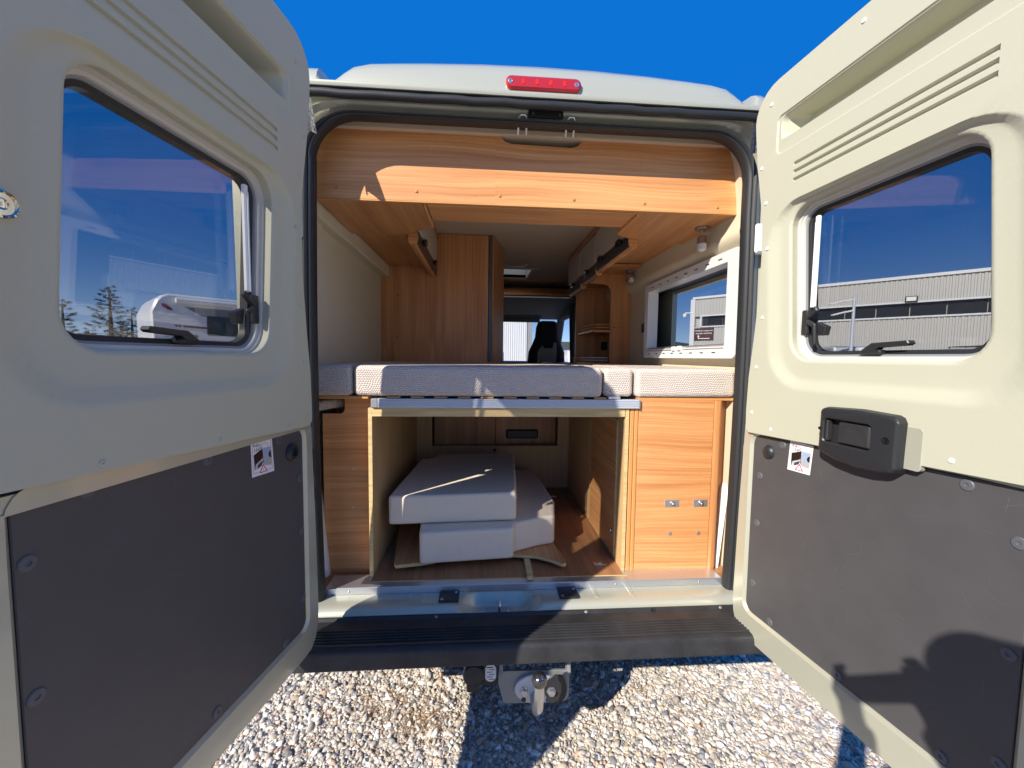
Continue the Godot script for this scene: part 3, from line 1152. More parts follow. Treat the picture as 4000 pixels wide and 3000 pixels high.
	b.loft([PackedVector3Array([Vector3(-1.0, 2.40, -3.3), Vector3(1.0, 2.40, -3.3)]), PackedVector3Array([Vector3(-0.98, 2.02, -4.25), Vector3(0.98, 2.02, -4.25)])], false)
	b.loft([PackedVector3Array([Vector3(-1.0, 2.40, -3.3), Vector3(1.0, 2.40, -3.3)]), PackedVector3Array([Vector3(-1.0, 2.455, -3.38), Vector3(1.0, 2.455, -3.38)]), PackedVector3Array([Vector3(-0.98, 2.08, -4.27), Vector3(0.98, 2.08, -4.27)])], false, true)
	part(van, "cab_roof", b.commit(), M.paint)
	# drip rail and the rubber under it
	b = MB.new()
	b.sweep_x(PackedVector2Array([Vector2(0.02, 2.334), Vector2(0.054, 2.332), Vector2(0.062, 2.326), Vector2(0.0635, 2.318), Vector2(0.060, 2.311), Vector2(0.045, 2.312), Vector2(0.02, 2.314)]), -0.80, 0.82)
	part(roof, "drip_rail", b.commit(), M.paint)
	b = MB.new()
	var path := PackedVector3Array()
	for i in 30:
		var x := -0.775 + 1.575 * i / 29.0
		path.append(Vector3(x, 2.2925 + 0.0012 * sin(i * 1.7), 0.050 + 0.0015 * sin(i * 2.3)))
	b.tube(path, 0.0135, 10)
	part(roof, "header_rubber", b.commit(), M.rubber)
	b = MB.new()
	b.box(Vector3(0.02, 2.311, 0.03), Vector3(1.60, 0.006, 0.05))
	part(roof, "header_gap", b.commit(), M.black_plastic)

	# --- third brake light
	b = MB.new()
	b.prism(rrect(-0.121, 2.335, 0.136, 2.379, 0.019, 7), 0.02, 0.0635, 0.006)
	var lamp := part(van, "brake_light", b.commit(), M.brake_red)
	lamp.set_meta("label", "unlit red third brake light with a row of red diodes")
	for i in 4:
		b = MB.new()
		b.box(Vector3(-0.062 + i * 0.047, 2.357, 0.0640), Vector3(0.010, 0.016, 0.002), 0.0008)
		part(lamp, "diode", b.commit(), M.led_red)
	for x in [-0.106, 0.120]:
		b = MB.new()
		b.lathe([Vector2(0.008, 0), Vector2(0.008, 0.001), Vector2(0.0055, 0.0016), Vector2(0.005, 0.0005), Vector2(0, 0.0005)], 14, Transform3D(Basis(Vector3(1, 0, 0), PI / 2), Vector3(x, 2.357, 0.0632)))
		part(lamp, "screw", b.commit(), M.steel)

	# --- lock plate and the two catches in the header
	b = MB.new()
	b.prism(rrect(-0.038, 2.274, 0.086, 2.299, 0.003, 2), 0.004, 0.012, 0.001)
	var plate := part(van, "lock_plate", b.commit(), M.black_plastic)
	for x in [-0.022, 0.072]:
		b = MB.new()
		b.lathe([Vector2(0.0045, 0), Vector2(0.004, 0.002), Vector2(0, 0.0026)], 12, Transform3D(Basis(Vector3(1, 0, 0), PI / 2), Vector3(x, 2.286, 0.0118)))
		part(plate, "screw", b.commit(), M.steel)
	for x in [-0.058, 0.113]:
		b = MB.new()
		path = PackedVector3Array()
		for k in [Vector3(-0.014, 2.232, -0.03), Vector3(-0.014, 2.262, -0.008), Vector3(-0.012, 2.272, 0.004), Vector3(-0.006, 2.277, 0.010), Vector3(0.006, 2.277, 0.010), Vector3(0.012, 2.272, 0.004), Vector3(0.014, 2.262, -0.008), Vector3(0.014, 2.232, -0.03)]:
			path.append(k + Vector3(x, -0.006, 0.014))
		b.tube(path, 0.0042, 8)
		part(van, "door_catch", b.commit(), M.steel)
	# check-strap covers on both jambs, hinges, and cloth flaps in the upper corners
	for s in [-1.0, 1.0]:
		b = MB.new()
		b.sx = s
		b.box(Vector3(0.835, 1.878, 0.018), Vector3(0.058, 0.108, 0.035), 0.008)
		part(van, "strap_cover", b.commit(), M.white_plastic if s > 0 else M.paint)
		for y in [0.955, 1.09]:
			b = MB.new()
			b.sx = s
			b.box(Vector3(0.83, y, 0.03), Vector3(0.055, 0.05, 0.05), 0.008)
			b.lathe([Vector2(0.009, -0.035), Vector2(0.009, 0.035)], 12, Transform3D(Basis(), Vector3(0.805, y, 0.058)))
			part(van, "hinge", b.commit(), M.paint)
		b = MB.new()
		b.sx = s
		b.box(Vector3(0.822, 1.055, 0.040), Vector3(0.03, 0.05, 0.03), 0.004)
		b.lathe([Vector2(0.008, 0), Vector2(0.008, 0.01), Vector2(0.0, 0.012)], 12, Transform3D(Basis(Vector3(1, 0, 0), PI / 2), Vector3(0.812, 1.09, 0.05)))
		part(van, "hinge_stop", b.commit(), M.black_plastic)
		b = MB.new()
		b.sx = s
		var rows := []
		var n := 9
		for i in n:
			var f := i / float(n - 1)
			var l := PackedVector3Array()
			for k in 7:
				var g := k / 6.0
				var x := lerpf(lerpf(0.768, 0.735, f), lerpf(0.800, 0.815, f), g)
				var y := lerpf(2.297, lerpf(2.148, 2.185, g), f)
				l.append(Vector3(x, y + 0.004 * sin(g * 9.0 + f * 4.0) * f, 0.045 + 0.016 * sin(g * 7.0 + 1.0) * f + 0.02 * f))
			rows.append(l)
		b.loft(rows, false, s > 0)
		var flap := part(van, "cloth_flap", b.commit(60.0), M.flap)
		flap.set_meta("label", "black cloth flap hanging in the corner of the opening")
	return van


# ---------------------------------------------------------------- sill, step bumper
func build_bumper(van: Node3D) -> void:
	var b := MB.new()
	# painted sill with the pressed recess for the lower catch
	var stations := []
	for x in [-0.815, -0.80, -0.70, -0.5, -0.34, -0.285, -0.262, -0.238, -0.212, -0.19, -0.125, -0.06, -0.038, -0.012, 0.012, 0.036, 0.09, 0.3, 0.6, 0.78, 0.80, 0.815]:
		var k: float = 1.0 - clampf((absf(x + 0.125) - 0.085) / 0.08, 0.0, 1.0)
		k = k * k * (3.0 - 2.0 * k)
		var l := PackedVector3Array()
		var flat := [[-0.03, 0.530], [0.010, 0.530], [0.035, 0.5295], [0.052, 0.5275], [0.066, 0.521], [0.074, 0.509], [0.076, 0.495], [0.074, 0.46]]
		var deep := [[-0.03, 0.530], [-0.014, 0.524], [0.002, 0.492], [0.012, 0.482], [0.080, 0.480], [0.104, 0.484], [0.114, 0.478], [0.112, 0.45]]
		for i in 8:
			l.append(Vector3(x, lerpf(flat[i][1], deep[i][1], k), lerpf(flat[i][0], deep[i][0], k)))
		stations.append(l)
	b.loft(stations, false, true)
	var sill := part(van, "sill", b.commit(50.0), M.paint)
	for x in [-0.46, -0.41, 0.245, 0.385]:
		b = MB.new()
		b.box(Vector3(x, 0.5305, 0.012), Vector3(0.016, 0.003, 0.062), 0.0012)
		part(sill, "pressed_rib", b.commit(), M.paint)
	# threshold strip
	b = MB.new()
	b.sweep_x(PackedVector2Array([Vector2(-0.11, 0.5565), Vector2(-0.0215, 0.5565), Vector2(-0.019, 0.5545), Vector2(-0.0185, 0.531), Vector2(-0.024, 0.531), Vector2(-0.025, 0.550), Vector2(-0.11, 0.550)]), -0.772, 0.772)
	var strip := part(van, "threshold_strip", b.commit(), M.alu)
	b = MB.new()
	b.lathe([Vector2(0.0042, 0), Vector2(0.004, 0.001), Vector2(0.0028, 0.0018), Vector2(0.0, 0.002)], 12)
	var scr := b.commit()
	var out := Basis(Vector3(1, 0, 0), PI / 2)
	for x in [-0.687, -0.36, -0.002, 0.19, 0.338, 0.678]:
		part(strip, "screw", scr, M.steel, Transform3D(out, Vector3(x, 0.542, -0.0186)))
	# covers beside the catch
	for x in [-0.31, 0.14]:
		b = MB.new()
		b.box(Vector3(x, 0.533, 0.016), Vector3(0.074, 0.008, 0.064), 0.002)
		var cv := part(van, "sill_cover", b.commit(), M.black_plastic)
		for q in [Vector3(-0.025, 0.0365, 0.022), Vector3(0.025, 0.0365, -0.02)]:
			b = MB.new()
			b.lathe([Vector2(0.0062, 0), Vector2(0.006, 0.0018), Vector2(0.0035, 0.0026), Vector2(0.0, 0.002)], 12, Transform3D(Basis(), Vector3(x, 0.5, 0.016) + q))
			part(cv, "screw", b.commit(), M.steel)
	# lower catch
	b = MB.new()
	b.prism(PackedVector2Array([Vector2(-0.175, 0.02), Vector2(-0.165, 0.045), Vector2(-0.123, 0.064), Vector2(-0.081, 0.045), Vector2(-0.071, 0.02), Vector2(-0.09, 0.012), Vector2(-0.156, 0.012)]), 0.481, 0.4845, 0.001, Transform3D(Basis(Vector3(1, 0, 0), Vector3(0, 0, 1), Vector3(0, 1, 0)), Vector3.ZERO))
	b.prism(PackedVector2Array([Vector2(-0.175, 0.02), Vector2(-0.165, 0.045), Vector2(-0.123, 0.064), Vector2(-0.081, 0.045), Vector2(-0.071, 0.02), Vector2(-0.09, 0.012), Vector2(-0.156, 0.012)]), -0.4848, -0.4847, 0.0, Transform3D(Basis(Vector3(1, 0, 0), Vector3(0, 0, 1), Vector3(0, -1, 0)), Vector3.ZERO))
	var path := PackedVector3Array([Vector3(-0.123, 0.483, 0.018), Vector3(-0.123, 0.512, 0.018), Vector3(-0.123, 0.519, 0.024), Vector3(-0.123, 0.519, 0.046), Vector3(-0.123, 0.512, 0.052), Vector3(-0.123, 0.483, 0.052)])
	b.tube(path, 0.0048, 8)
	for x in [-0.152, -0.094]:
		b.lathe([Vector2(0.007, 0), Vector2(0.007, 0.003), Vector2(0.003, 0.003), Vector2(0.0, 0.001)], 12, Transform3D(Basis(), Vector3(x, 0.4848, 0.032)))
	part(van, "door_catch", b.commit(), M.steel)
	# step bumper: riser, ribbed tread, rounded nose
	var prof := PackedVector2Array([Vector2(0.03, 0.43), Vector2(0.060, 0.470), Vector2(0.078, 0.508), Vector2(0.086, 0.508), Vector2(0.095, 0.5015), Vector2(0.138, 0.5)])
	for k in 6:
		var z := 0.142 + k * 0.0135
		prof.append_array(PackedVector2Array([Vector2(z, 0.5), Vector2(z + 0.0015, 0.5042), Vector2(z + 0.006, 0.5042), Vector2(z + 0.0075, 0.5)]))
	prof.append_array(PackedVector2Array([Vector2(0.226, 0.4995), Vector2(0.233, 0.4965), Vector2(0.2385, 0.490), Vector2(0.241, 0.480), Vector2(0.2475, 0.446), Vector2(0.246, 0.440), Vector2(0.240, 0.437), Vector2(0.10, 0.425), Vector2(0.03, 0.43)]))
	b = MB.new()
	b.sweep_x(prof, -0.86, 0.86)
	var bumper := part(van, "step_bumper", b.commit(30.0), M.bumper_plastic)
	for q in [[-0.35, 0], [0.192, 0], [0.444, 1], [0.702, 0]]:
		b = MB.new()
		var xf := Transform3D(Basis(Vector3(1, 0, 0), deg_to_rad(55)), Vector3(q[0], 0.504, 0.090))
		if q[1] == 0:
			b.lathe([Vector2(0.006, 0), Vector2(0.006, 0.001), Vector2(0.004, 0.0015), Vector2(0.003, 0.0024), Vector2(0.0, 0.0026)], 14, xf)
			part(bumper, "bolt", b.commit(), M.hitch_steel)
		else:
			b.lathe([Vector2(0.0095, 0), Vector2(0.0095, 0.0025), Vector2(0.006, 0.003), Vector2(0.0, 0.003)], 14, xf)
			part(bumper, "plug", b.commit(), M.black_gloss)


# ---------------------------------------------------------------- tow hitch under the bumper
func build_hitch(van: Node3D) -> void:
	var b := MB.new()
	var xf := Transform3D(Basis(), Vector3.ZERO)
	# bent carrier: back plate with arms that rise to the chassis
	b.prism(PackedVector2Array([Vector2(-0.108, 0.19), Vector2(0.075, 0.184), Vector2(0.118, 0.19), Vector2(0.128, 0.205), Vector2(0.13, 0.30), Vector2(0.122, 0.306), Vector2(-0.095, 0.312), Vector2(-0.125, 0.312), Vector2(-0.128, 0.27)]), 0.108, 0.116, 0.001, xf)
	b.bar(Vector3(0.125, 0.30, 0.112), Vector3(0.125, 0.42, 0.06), 0.012, 0.05, 0.002)
	b.bar(Vector3(-0.118, 0.30, 0.112), Vector3(-0.118, 0.42, 0.06), 0.012, 0.05, 0.002)
	b.bar(Vector3(-0.5, 0.40, 0.03), Vector3(0.5, 0.40, 0.03), 0.06, 0.05, 0.004)
	var car := part(van, "hitch_carrier", b.commit(), M.hitch_steel)
	car.set_meta("label", "grey steel tow bar carrier below the bumper")
	# flange plate with the neck
	b = MB.new()
	var fl := PackedVector2Array()
	for i in 24:
		var a := TAU * i / 24.0
		fl.append(Vector2(0.010 + cos(a) * 0.080, 0.250 + sin(a) * 0.055))
	b.prism(fl, 0.117, 0.129, 0.002, xf)
	part(car, "flange", b.commit(), M.alu_grey)
	b = MB.new()
	fl = PackedVector2Array()
	for i in 20:
		var a := TAU * i / 20.0
		fl.append(Vector2(0.078 + cos(a) * 0.040, 0.248 + sin(a) * 0.056))
	b.prism(fl, 0.130, 0.134, 0.001, xf)
	part(car, "cover_plate", b.commit(), M.black_plastic)
	b = MB.new()
	var neck := PackedVector3Array([Vector3(0.0, 0.225, 0.12), Vector3(0.0, 0.222, 0.16), Vector3(0.0, 0.24, 0.205), Vector3(0.0, 0.28, 0.238), Vector3(0.0, 0.33, 0.25), Vector3(0.0, 0.37, 0.25)])
	b.tube(neck, 0.016, 14)
	part(car, "neck", b.commit(), M.steel)
	b = MB.new()
	var pr := []
	for i in 15:
		var a := -PI / 2 + 0.35 + (PI - 0.35) * i / 14.0
		pr.append(Vector2(maxf(cos(a) * 0.025, 0.0), 0.386 + sin(a) * 0.025))
	b.lathe(pr, 26, Transform3D(Basis(), Vector3(0, 0, 0.25)))
	part(car, "ball", b.commit(60.0), M.ball_steel)
	for x in [-0.035, 0.061]:
		b = MB.new()
		b.lathe([Vector2(0.017, 0), Vector2(0.017, 0.003), Vector2(0.0135, 0.003), Vector2(0.0135, 0.012), Vector2(0.011, 0.0145), Vector2(0.0, 0.0145)], 6, Transform3D(Basis(Vector3(1, 0, 0), PI / 2), Vector3(x, 0.245, 0.1285 if x < 0.0 else 0.1338)))
		part(car, "bolt", b.commit(25.0), M.steel)
	for q in [[-0.037, 0.213, 0.009], [0.05, 0.21, 0.008]]:
		b = MB.new()
		b.lathe([Vector2(q[2], 0), Vector2(q[2], 0.001), Vector2(0.0, 0.001)], 14, Transform3D(Basis(Vector3(1, 0, 0), PI / 2), Vector3(q[0], q[1], 0.1287)))
		part(car, "bolt_hole", b.commit(), M.black_plastic)
	# socket with its flap, and the maker's plate
	b = MB.new()
	b.lathe([Vector2(0.034, -0.05), Vector2(0.038, 0.0), Vector2(0.038, 0.014), Vector2(0.033, 0.02), Vector2(0.012, 0.024), Vector2(0.0, 0.024)], 26, Transform3D(Basis(Vector3(1, 0, 0), PI / 2 - 0.15), Vector3(-0.215, 0.300, 0.105)))
	b.box(Vector3(-0.215, 0.262, 0.115), Vector3(0.05, 0.035, 0.03), 0.006)
	part(car, "trailer_socket", b.commit(), M.black_plastic)
	b = MB.new()
	b.box(Vector3(-0.155, 0.298, 0.105), Vector3(0.055, 0.09, 0.006), 0.002)
	part(car, "socket_bracket", b.commit(), M.black_plastic)
	b = MB.new()
	b.prism(rrect(-0.1745, 0.270, -0.1355, 0.334, 0.0185, 6), 0.1082, 0.110, 0.0004)
	var label := part(car, "rating_plate", b.commit(), M.white_plastic)
	for i in 6:
		b = MB.new()
		b.box(Vector3(-0.155 + (0.004 if i % 2 else -0.003), 0.324 - i * 0.009, 0.1101), Vector3(0.020 if i != 0 else 0.024, 0.0025 if i else 0.004, 0.0006))
		part(label, "print_line", b.commit(), M.black_plastic)


# ---------------------------------------------------------------- ground
func pebble_mesh(sd: int) -> ArrayMesh:
	var r := RandomNumberGenerator.new()
	r.seed = sd
	var g := (1.0 + sqrt(5.0)) / 2.0
	var vs := [Vector3(-1, g, 0), Vector3(1, g, 0), Vector3(-1, -g, 0), Vector3(1, -g, 0), Vector3(0, -1, g), Vector3(0, 1, g), Vector3(0, -1, -g), Vector3(0, 1, -g), Vector3(g, 0, -1), Vector3(g, 0, 1), Vector3(-g, 0, -1), Vector3(-g, 0, 1)]
	var fs := [[0, 11, 5], [0, 5, 1], [0, 1, 7], [0, 7, 10], [0, 10, 11], [1, 5, 9], [5, 11, 4], [11, 10, 2], [10, 7, 6], [7, 1, 8], [3, 9, 4], [3, 4, 2], [3, 2, 6], [3, 6, 8], [3, 8, 9], [4, 9, 5], [2, 4, 11], [6, 2, 10], [8, 6, 7], [9, 8, 1]]
	var n := FastNoiseLite.new()
	n.seed = sd
	n.frequency = 0.75
	var b := MB.new()
	var shape := func(p: Vector3) -> Vector3:
		var q := p.normalized()
		q *= 1.0 + 0.42 * n.get_noise_3dv(q * 1.3)
		return Vector3(q.x * 0.5, q.y * 0.34, q.z * 0.41)
	for f in fs:
		var a: Vector3 = vs[f[0]]
		var bb: Vector3 = vs[f[1]]
		var c: Vector3 = vs[f[2]]
		var ab := (a.normalized() + bb.normalized()) * 0.5
		var bc := (bb.normalized() + c.normalized()) * 0.5
		var ca := (c.normalized() + a.normalized()) * 0.5
		for t in [[a, ab, ca], [ab, bb, bc], [ca, bc, c], [ab, bc, ca]]:
			b.tri_o(shape.call(t[0]), shape.call(t[1]), shape.call(t[2]), Vector3.ZERO)
	return b.commit(55.0)

func build_ground() -> void:
	var b := MB.new()
	b.quad(Vector3(-400, 0, 200), Vector3(400, 0, 200), Vector3(400, 0, -500), Vector3(-400, 0, -500))
	var ground := MeshInstance3D.new()
	ground.name = "ground"
	ground.mesh = b.commit(0.0)
	ground.set_surface_override_material(0, M.ground)
	add_child(ground)
	ground.set_meta("kind", "structure")
	# loose stones: dense behind the van, thinner further out
	var gravel := Node3D.new()
	gravel.name = "gravel"
	add_child(gravel)
	gravel.set_meta("kind", "stuff")
	tag(gravel, "loose pale mixed gravel covering the yard behind the van", "gravel")
	var tints := [Vector3(0.64, 0.58, 0.49), Vector3(0.55, 0.49, 0.41), Vector3(0.44, 0.39, 0.34), Vector3(0.74, 0.71, 0.66), Vector3(0.32, 0.31, 0.31), Vector3(0.19, 0.19, 0.20), Vector3(0.52, 0.34, 0.23), Vector3(0.50, 0.42, 0.31), Vector3(0.60, 0.59, 0.57), Vector3(0.40, 0.36, 0.33)]
	var odds := [0.22, 0.40, 0.53, 0.63, 0.71, 0.76, 0.79, 0.88, 0.95, 1.0]
	for k in 5:
		var places: Array[Transform3D] = []
		var cols := PackedColorArray()
		for pass_ in 2:
			var count := 14500 if pass_ == 0 else 9000
			for i in count:
				var x: float
				var z: float
				if pass_ == 0:
					x = rng.randf_range(-1.25, 1.35); z = rng.randf_range(-0.75, 0.70)
				else:
					x = rng.randf_range(-3.2, 3.2); z = rng.randf_range(-2.2, 2.4)
					if x > -1.25 and x < 1.35 and z > -0.75 and z < 0.70:
						continue
				var d := 0.0092 * exp(rng.randfn(0.0, 0.44))
				d = clampf(d, 0.0035, 0.030)
				if pass_ == 1:
					d *= 1.7
				var bs := Basis.from_euler(Vector3(rng.randf_range(-0.5, 0.5), rng.randf_range(0, TAU), rng.randf_range(-0.5, 0.5))).scaled_local(Vector3(d * rng.randf_range(0.85, 1.45), d * rng.randf_range(0.8, 1.15), d))
				places.append(Transform3D(bs, Vector3(x, d * rng.randf_range(-0.05, 0.28) + (0.003 if rng.randf() < 0.3 else 0.0), z)))
				var u := rng.randf()
				var t := 0
				while odds[t] < u:
					t += 1
				var c: Vector3 = tints[t] * rng.randf_range(0.85, 1.22)
				cols.append(Color(minf(c.x, 0.9), minf(c.y, 0.88), minf(c.z, 0.85)))
		var mm := MultiMesh.new()
		mm.transform_format = MultiMesh.TRANSFORM_3D
		mm.use_colors = true
		mm.mesh = pebble_mesh(100 + k)
		mm.instance_count = places.size()
		for i in places.size():
			mm.set_instance_transform(i, places[i])
			mm.set_instance_color(i, cols[i])
		var mi := MultiMeshInstance3D.new()
		mi.name = "stones"
		mi.multimesh = mm
		mi.material_override = M.pebble
		gravel.add_child(mi, true)
	# dry needles scattered among the stones
	b = MB.new()
	for i in 520:
		var c := Vector3(rng.randf_range(-1.0, 1.2), 0, rng.randf_range(-0.5, 0.45))
		if i < 240:
			c = Vector3(-0.42, 0, -0.02) + Vector3(rng.randfn(0, 0.07), 0, rng.randfn(0, 0.07)) if i % 3 else Vector3(-0.6, 0, -0.12) + Vector3(rng.randfn(0, 0.08), 0, rng.randfn(0, 0.05))
		var a := rng.randf_range(0, TAU)
		var l := rng.randf_range(0.02, 0.055)
		var d := Vector3(cos(a), rng.randf_range(-0.1, 0.12), sin(a)) * l * 0.5
		c.y = rng.randf_range(0.007, 0.013)
		b.bar(c - d, c + d, 0.0011, 0.0011)
	var dry := MeshInstance3D.new()
	dry.name = "dry_needles"
	dry.mesh = b.commit(0.0)
	dry.set_surface_override_material(0, M.straw)
	add_child(dry)
	dry.set_meta("kind", "stuff")
	tag(dry, "dry brown pine needles lying among the stones", "needles")


# ---------------------------------------------------------------- what stands round the yard
func from_camera(cx: float, depth: float) -> Vector3:
	var bs := camera_basis()
	var f := Vector3(-bs.z.x, 0, -bs.z.z).normalized()
	var r := Vector3(-f.z, 0, f.x)
	return Vector3(CAM.x, 0, CAM.z) + r * cx + f * depth

func corrugated(b: MB, a: Vector3, c: Vector3, y0: float, y1: float, pitch: float, depth: float) -> void:
	var d := (c - a).normalized()
	var n := Vector3(-d.z, 0, d.x)
	var total := a.distance_to(c)
	var k := int(total / pitch)
	var pts := []
	for i in k:
		var s := i * pitch
		pts.append(a + d * s)
		pts.append(a + d * (s + pitch * 0.46))
		pts.append(a + d * (s + pitch * 0.56) - n * depth)
		pts.append(a + d * (s + pitch * 0.90) - n * depth)
	pts.append(a + d * (k * pitch))
	for i in pts.size() - 1:
		var p: Vector3 = pts[i]
		var q: Vector3 = pts[i + 1]
		b.quad(Vector3(p.x, y0, p.z), Vector3(q.x, y0, q.z), Vector3(q.x, y1, q.z), Vector3(p.x, y1, p.z))

func wall_box(b: MB, a: Vector3, d: Vector3, s0: float, s1: float, y0: float, y1: float, out0: float, out1: float, bev := 0.0) -> void:
	var n := Vector3(-d.z, 0, d.x)   # towards the yard when d runs to the right as seen from there, else away
	var xf := Transform3D(Basis(d, Vector3.UP, d.cross(Vector3.UP)), a)
	var w0 := minf(out0, out1)
	var w1 := maxf(out0, out1)
	b.box(Vector3((s0 + s1) * 0.5, (y0 + y1) * 0.5, (w0 + w1) * 0.5), Vector3(s1 - s0, y1 - y0, w1 - w0), bev, xf)

func build_surroundings() -> void:
	var b: MB
	# --- hall to the right
	var a := from_camera(19.3, 43.5)
	var e := from_camera(19.3 + 0.667 * 58.0, 43.5 - 0.745 * 58.0)
	var d := (e - a).normalized()
	var hall := thing("metal_hall", "grey corrugated metal hall with a long dark window band", "hall", (a + e) * 0.5)
	b = MB.new(); b.org = Vector3.ZERO
	corrugated(b, a, e, 0.0, 4.86, 0.30, 0.05)
	corrugated(b, a, e, 5.95, 7.8, 0.30, 0.05)
	part(hall, "wall", b.commit(0.0), M.cladding)
	b = MB.new()
	wall_box(b, a, d, -0.05, 58.0, 0.0, 7.7, -14.0, -0.35)
	part(hall, "core", b.commit(0.0), M.cladding)
	b = MB.new()
	wall_box(b, a, d, -0.15, 58.0, 7.78, 8.0, -0.4, 0.12)
	part(hall, "roof_edge", b.commit(0.0), M.cladding_pale)
	b = MB.new()
	wall_box(b, a, d, -0.35, 0.12, 0.0, 7.78, -0.4, 0.10)
	part(hall, "corner_post", b.commit(0.0), M.cladding_pale)
	b = MB.new()
	wall_box(b, a, d, 0.8, 24.4, 5.93, 6.05, -0.2, 0.1)
	wall_box(b, a, d, 0.8, 58.0, 4.80, 4.92, -0.2, 0.1)
	wall_box(b, a, d, 0.7, 0.86, 4.8, 6.05, -0.2, 0.1)
	part(hall, "window_surround", b.commit(0.0), M.cladding_pale)
	for i in 12:
		b = MB.new()
		wall_box(b, a, d, 0.9 + i * 1.95, 0.9 + i * 1.95 + 1.9, 4.92, 5.93, -0.25, -0.22)
		part(hall, "pane", b.commit(0.0), M.dark_glass)
	b = MB.new()
	wall_box(b, a, d, 24.4, 58.0, 4.9, 6.0, -0.36, 0.0)
	part(hall, "blank_panel", b.commit(0.0), M.cladding)
	b = MB.new()
	wall_box(b, a, d, 23.6, 24.5, 3.6, 5.95, -0.1, 0.35)
	part(hall, "canopy_bracket", b.commit(0.0), M.dark_glass)
	# sign on the hall
	var sg := thing("wall_sign", "dark red direction sign with white lettering and an arrow on hall", "sign", a + d * 1.1 + Vector3(0, 3.44, 0))
	b = MB.new()
	wall_box(b, a, d, 0.15, 2.12, 3.44, 4.72, 0.02, 0.08, 0.01)
	part(sg, "board", b.commit(), M.sign_brown)
	var face := Basis(d, Vector3.UP, d.cross(Vector3.UP))
	var words := [["ANDRIEUX Camping-Cars", 4.44], ["MAGASIN - RECEPTION", 4.16]]
	for w in words:
		var tm := TextMesh.new()
		tm.text = w[0]
		var sf := SystemFont.new()
		sf.font_names = PackedStringArray(["Droid Sans"])
		sf.font_weight = 700
		tm.font = sf
		tm.font_size = 32
		tm.depth = 0.01
		tm.pixel_size = 0.0047
		part(sg, "lettering", tm, M.sign_white, Transform3D(face, a + d * 1.13 + face.z * 0.09 + Vector3(0, w[1], 0)))
	b = MB.new()
	wall_box(b, a, d, 0.55, 1.75, 3.60, 3.67, 0.08, 0.095)
	wall_box(b, a, d, 0.55, 0.63, 3.6, 3.86, 0.08, 0.095)
	b.prism(PackedVector2Array([Vector2(0.47, 3.85), Vector2(0.71, 3.85), Vector2(0.59, 3.99)]), 0.08, 0.095, 0.0, Transform3D(face, a))
	part(sg, "arrow", b.commit(), M.sign_white)
	var cc := thing("security_camera", "white dome security camera on the corner post of the hall", "camera", a + Vector3(0, 6.2, 0))
	b = MB.new()
	b.bar(a + face.z * 0.1 + Vector3(0, 6.35, 0), a + face.z * 0.1 - d * 0.9 + Vector3(0, 6.42, 0), 0.10, 0.10, 0.02)
	part(cc, "arm", b.commit(), M.white_plastic)
	b = MB.new()
	b.lathe([Vector2(0.0, -0.30), Vector2(0.14, -0.22), Vector2(0.2, -0.05), Vector2(0.2, 0.1), Vector2(0.1, 0.16), Vector2(0.0, 0.16)], 16, Transform3D(Basis(), a + face.z * 0.1 - d * 0.95 + Vector3(0, 6.2, 0)))
	part(cc, "dome", b.commit(), M.white_plastic)
	var fl := thing("flood_light", "small square flood light above the window band of the hall", "lamp", a + d * 16.5 + Vector3(0, 6.0, 0))
	b = MB.new()
	wall_box(b, a, d, 16.2, 16.9, 6.0, 6.42, 0.06, 0.3, 0.03)
	part(fl, "housing", b.commit(), M.black_plastic)
	b = MB.new()
	wall_box(b, a, d, 16.28, 16.82, 6.06, 6.36, 0.3, 0.32)
	part(fl, "lens", b.commit(), M.white_plastic)
	# --- lamp post in the yard
	var lp := ground_at(3322, 17.0)
	var post := thing("lamp_post", "slim grey lamp post with two short arms", "lamp post", lp)
	b = MB.new()
	b.lathe([Vector2(0.085, 0), Vector2(0.07, 1.5), Vector2(0.05, 4.1), Vector2(0.0, 4.12)], 12, Transform3D(Basis(), lp))
	part(post, "pole", b.commit(), M.alu_grey)
	for q in [[-0.6, 4.0], [-0.5, 3.55]]:
		b = MB.new()
		b.bar(lp + Vector3(0, q[1], 0), lp + Vector3(q[0], q[1] - 0.12, -0.1), 0.09, 0.07, 0.01)
		b.bar(lp + Vector3(q[0] * 0.6, q[1] - 0.06, -0.06), lp + Vector3(q[0] * 1.6, q[1] - 0.2, -0.16), 0.16, 0.06, 0.01)
		part(post, "arm", b.commit(), M.white_plastic)

	# --- hall ahead, seen through the windscreen
	var h2 := thing("pale_hall", "sunlit pale hall with fine upright cladding ahead of the van", "hall", Vector3(0, 0, -36))
	b = MB.new()
	corrugated(b, Vector3(-16, 0, -36), Vector3(3.9, 0, -36), 0.4, 8.0, 0.2, 0.04)
	part(h2, "wall", b.commit(0.0), M.cladding_pale)
	b = MB.new()
	b.box(Vector3(-6, 4.0, -42.1), Vector3(20, 8, 12))
	part(h2, "core", b.commit(0.0), M.cladding)
	b = MB.new()
	b.box(Vector3(4.1, 4.0, -36), Vector3(0.4, 8, 0.4))
	part(h2, "corner_post", b.commit(0.0), M.window_grey)

	# --- parked vehicles
	parked_van("parked_van", "white panel van with a ladder rack parked by the grey hall", ground_at(3800, 21.0), deg_to_rad(64), 2.16, true, "vans parked round the yard")
	parked_van("parked_van", "white camper van with side windows parked by the lamp post", ground_at(3290, 21.5), deg_to_rad(60), 2.18, false, "vans parked round the yard")
	parked_van("parked_van", "white van parked close before the pale hall", Vector3(0.2, 0, -27.0), deg_to_rad(90), 1.80, false, "vans parked round the yard")
	parked_van("parked_van", "white van half hidden behind the passenger seat of the camper", Vector3(5.1, 0, -27.5), deg_to_rad(96), 1.95, false, "vans parked round the yard")
	motorhome()
